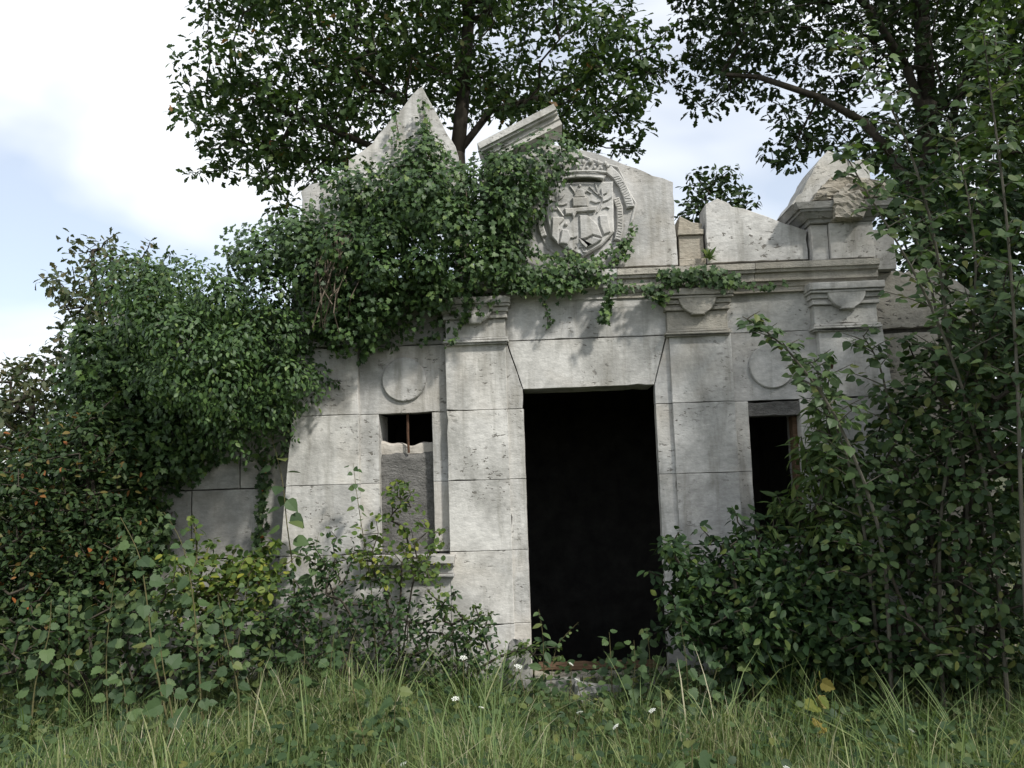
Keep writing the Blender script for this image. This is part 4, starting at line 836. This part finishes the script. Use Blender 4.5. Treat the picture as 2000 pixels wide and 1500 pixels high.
# ================================================================== GRASS
def blades(name, label, n, xr, yr, hmin, hmax, wid, mat='grass', dens=None):
    x = rng.uniform(*xr, n); y = rng.uniform(*yr, n)
    tuft = .5+.5*np.sin(x*3.1+1.3*np.sin(y*2.3))*np.sin(y*2.7+x*.7)
    if dens is not None: k_ = rng.random(n) < dens(x, y); x, y, tuft = x[k_], y[k_], tuft[k_]; n = len(x)
    z = gz(x, y); h = (hmin+(hmax-hmin)*rng.random(n)**1.7)*(.45+.95*tuft)*np.where((np.abs(x-.4) < 1.0) & (y > 5.0), .55, 1); a = rng.uniform(0, 2*np.pi, n); lean = np.abs(rng.normal(.35, .28, n)); fa = rng.uniform(0, 2*np.pi, n); w_ = wid*rng.uniform(.5, 1.3, n)
    V = np.zeros((n, 7, 3)); cx, cy = np.cos(a), np.sin(a); sx_, sy_ = np.cos(fa), np.sin(fa)
    for j, (t, ww) in enumerate(((0, .7), (.4, 1), (.75, .7), (1, 0))):
        out = h*lean*t**2.0; zz = h*(t-.35*np.clip(lean, 0, 1)*t**3); bx, by = x+cx*out, y+cy*out
        if j < 3:
            V[:, 2*j] = np.stack([bx-sx_*w_*ww, by-sy_*w_*ww, z+zz], 1); V[:, 2*j+1] = np.stack([bx+sx_*w_*ww, by+sy_*w_*ww, z+zz], 1)
        else: V[:, 6] = np.stack([bx, by, z+zz], 1)
    tf = [(0, 1, 3, 2), (2, 3, 5, 4), (4, 5, 6)]; lt = np.array([4, 4, 3]); fl = np.concatenate([np.array(q) for q in tf])
    loops = (fl[None]+(np.arange(n)*7)[:, None]).ravel(); tot = np.tile(lt, n); st = np.concatenate([[0], np.cumsum(tot)[:-1]])
    me = bpy.data.meshes.new(name); me.vertices.add(n*7); me.vertices.foreach_set('co', V.astype(np.float32).ravel()); me.loops.add(len(loops)); me.loops.foreach_set('vertex_index', loops.astype(np.int32))
    me.polygons.add(len(tot)); me.polygons.foreach_set('loop_start', st.astype(np.int32)); me.polygons.foreach_set('loop_total', tot.astype(np.int32)); me.update(calc_edges=True)
    at = me.attributes.new('rnd', 'FLOAT', 'POINT'); rv = np.clip(rng.normal(.55, .28, n)+.3*(tuft-.5), 0, 1); at.data.foreach_set('value', np.repeat(rv, 7).astype(np.float32))
    me.materials.append(LM[mat]); o = bpy.data.objects.new(name, me); link(o, None, label=label, category='grass', kind='stuff'); return o
blades('grass', 'long green and straw coloured grass before the ruin', 70000, (-4.0, 4.3), (3.4, 6.45), .09, .36, .0021)
blades('tall_grass', 'sparse tall grass blades and stalks standing above the sward', 1500, (-4, 4.5), (3.6, 6.0), .3, .58, .004)
blades('low_grass', 'short rough grass around and beside the ruin', 30000, (-9, 9), (2.0, 12), .08, .25, .006, dens=lambda x, y: ~((x > -2.2) & (x < 2.9) & (y > 6.4) & (y < 10.1)))
nt_ = 60; cxs, cys = rng.uniform(-3.6, 4.0, nt_), rng.uniform(3.7, 6.0, nt_); pos = []; tips = []
for a_, b_ in zip(cxs, cys):
    k_ = 34; an = rng.uniform(0, 6.28, k_); pos.append(np.stack([a_+np.cos(an)*.03, b_+np.sin(an)*.03, gz(np.full(k_, a_), np.full(k_, b_))], 1)); tips.append(np.stack([np.cos(an)*.5, np.sin(an)*.5, rng.uniform(.7, 1.6, k_)], 1))
pos, tips = np.concatenate(pos), np.concatenate(tips); n = len(pos); TPL['blade'] = strip_leaf([(0, .005), (.25, .0062), (.5, .0058), (.7, .0045), (.87, .0028), (1, 0)], .5, -.42)
side_ = np.stack([-tips[:, 1], tips[:, 0], np.zeros(n)], 1); nr_ = np.cross(side_, tips); nr_ *= np.sign(nr_[:, 2:3])
o = empty('grass_tussocks', (0, 5, -.06), label='arching tussocks of long pale grass in the foreground', category='grass', kind='stuff')
build_leaves('foliage', 'grass', o, pos, nr_+rng.normal(size=(n, 3))*.15, tips, rng.uniform(.25, .6, n), 'blade', rnd=np.clip(rng.normal(.5, .22, n), 0, 1))
n = 9000; x = rng.uniform(-4, 4.3, n); y = rng.uniform(3.7, 6.35, n); pos = np.stack([x, y, gz(x, y)+rng.uniform(.03, .24, n)], 1)
o = empty('ground_cover', (0, 5, -.06), label='low broad leaved herbs growing among the grass', category='herbs', kind='stuff')
build_leaves('foliage', 'hazel', o, pos, np.tile([0, -.3, 1.], (n, 1))+rng.normal(size=(n, 3))*.4, rng.normal(size=(n, 3)), rng.uniform(.025, .065, n), 'round')
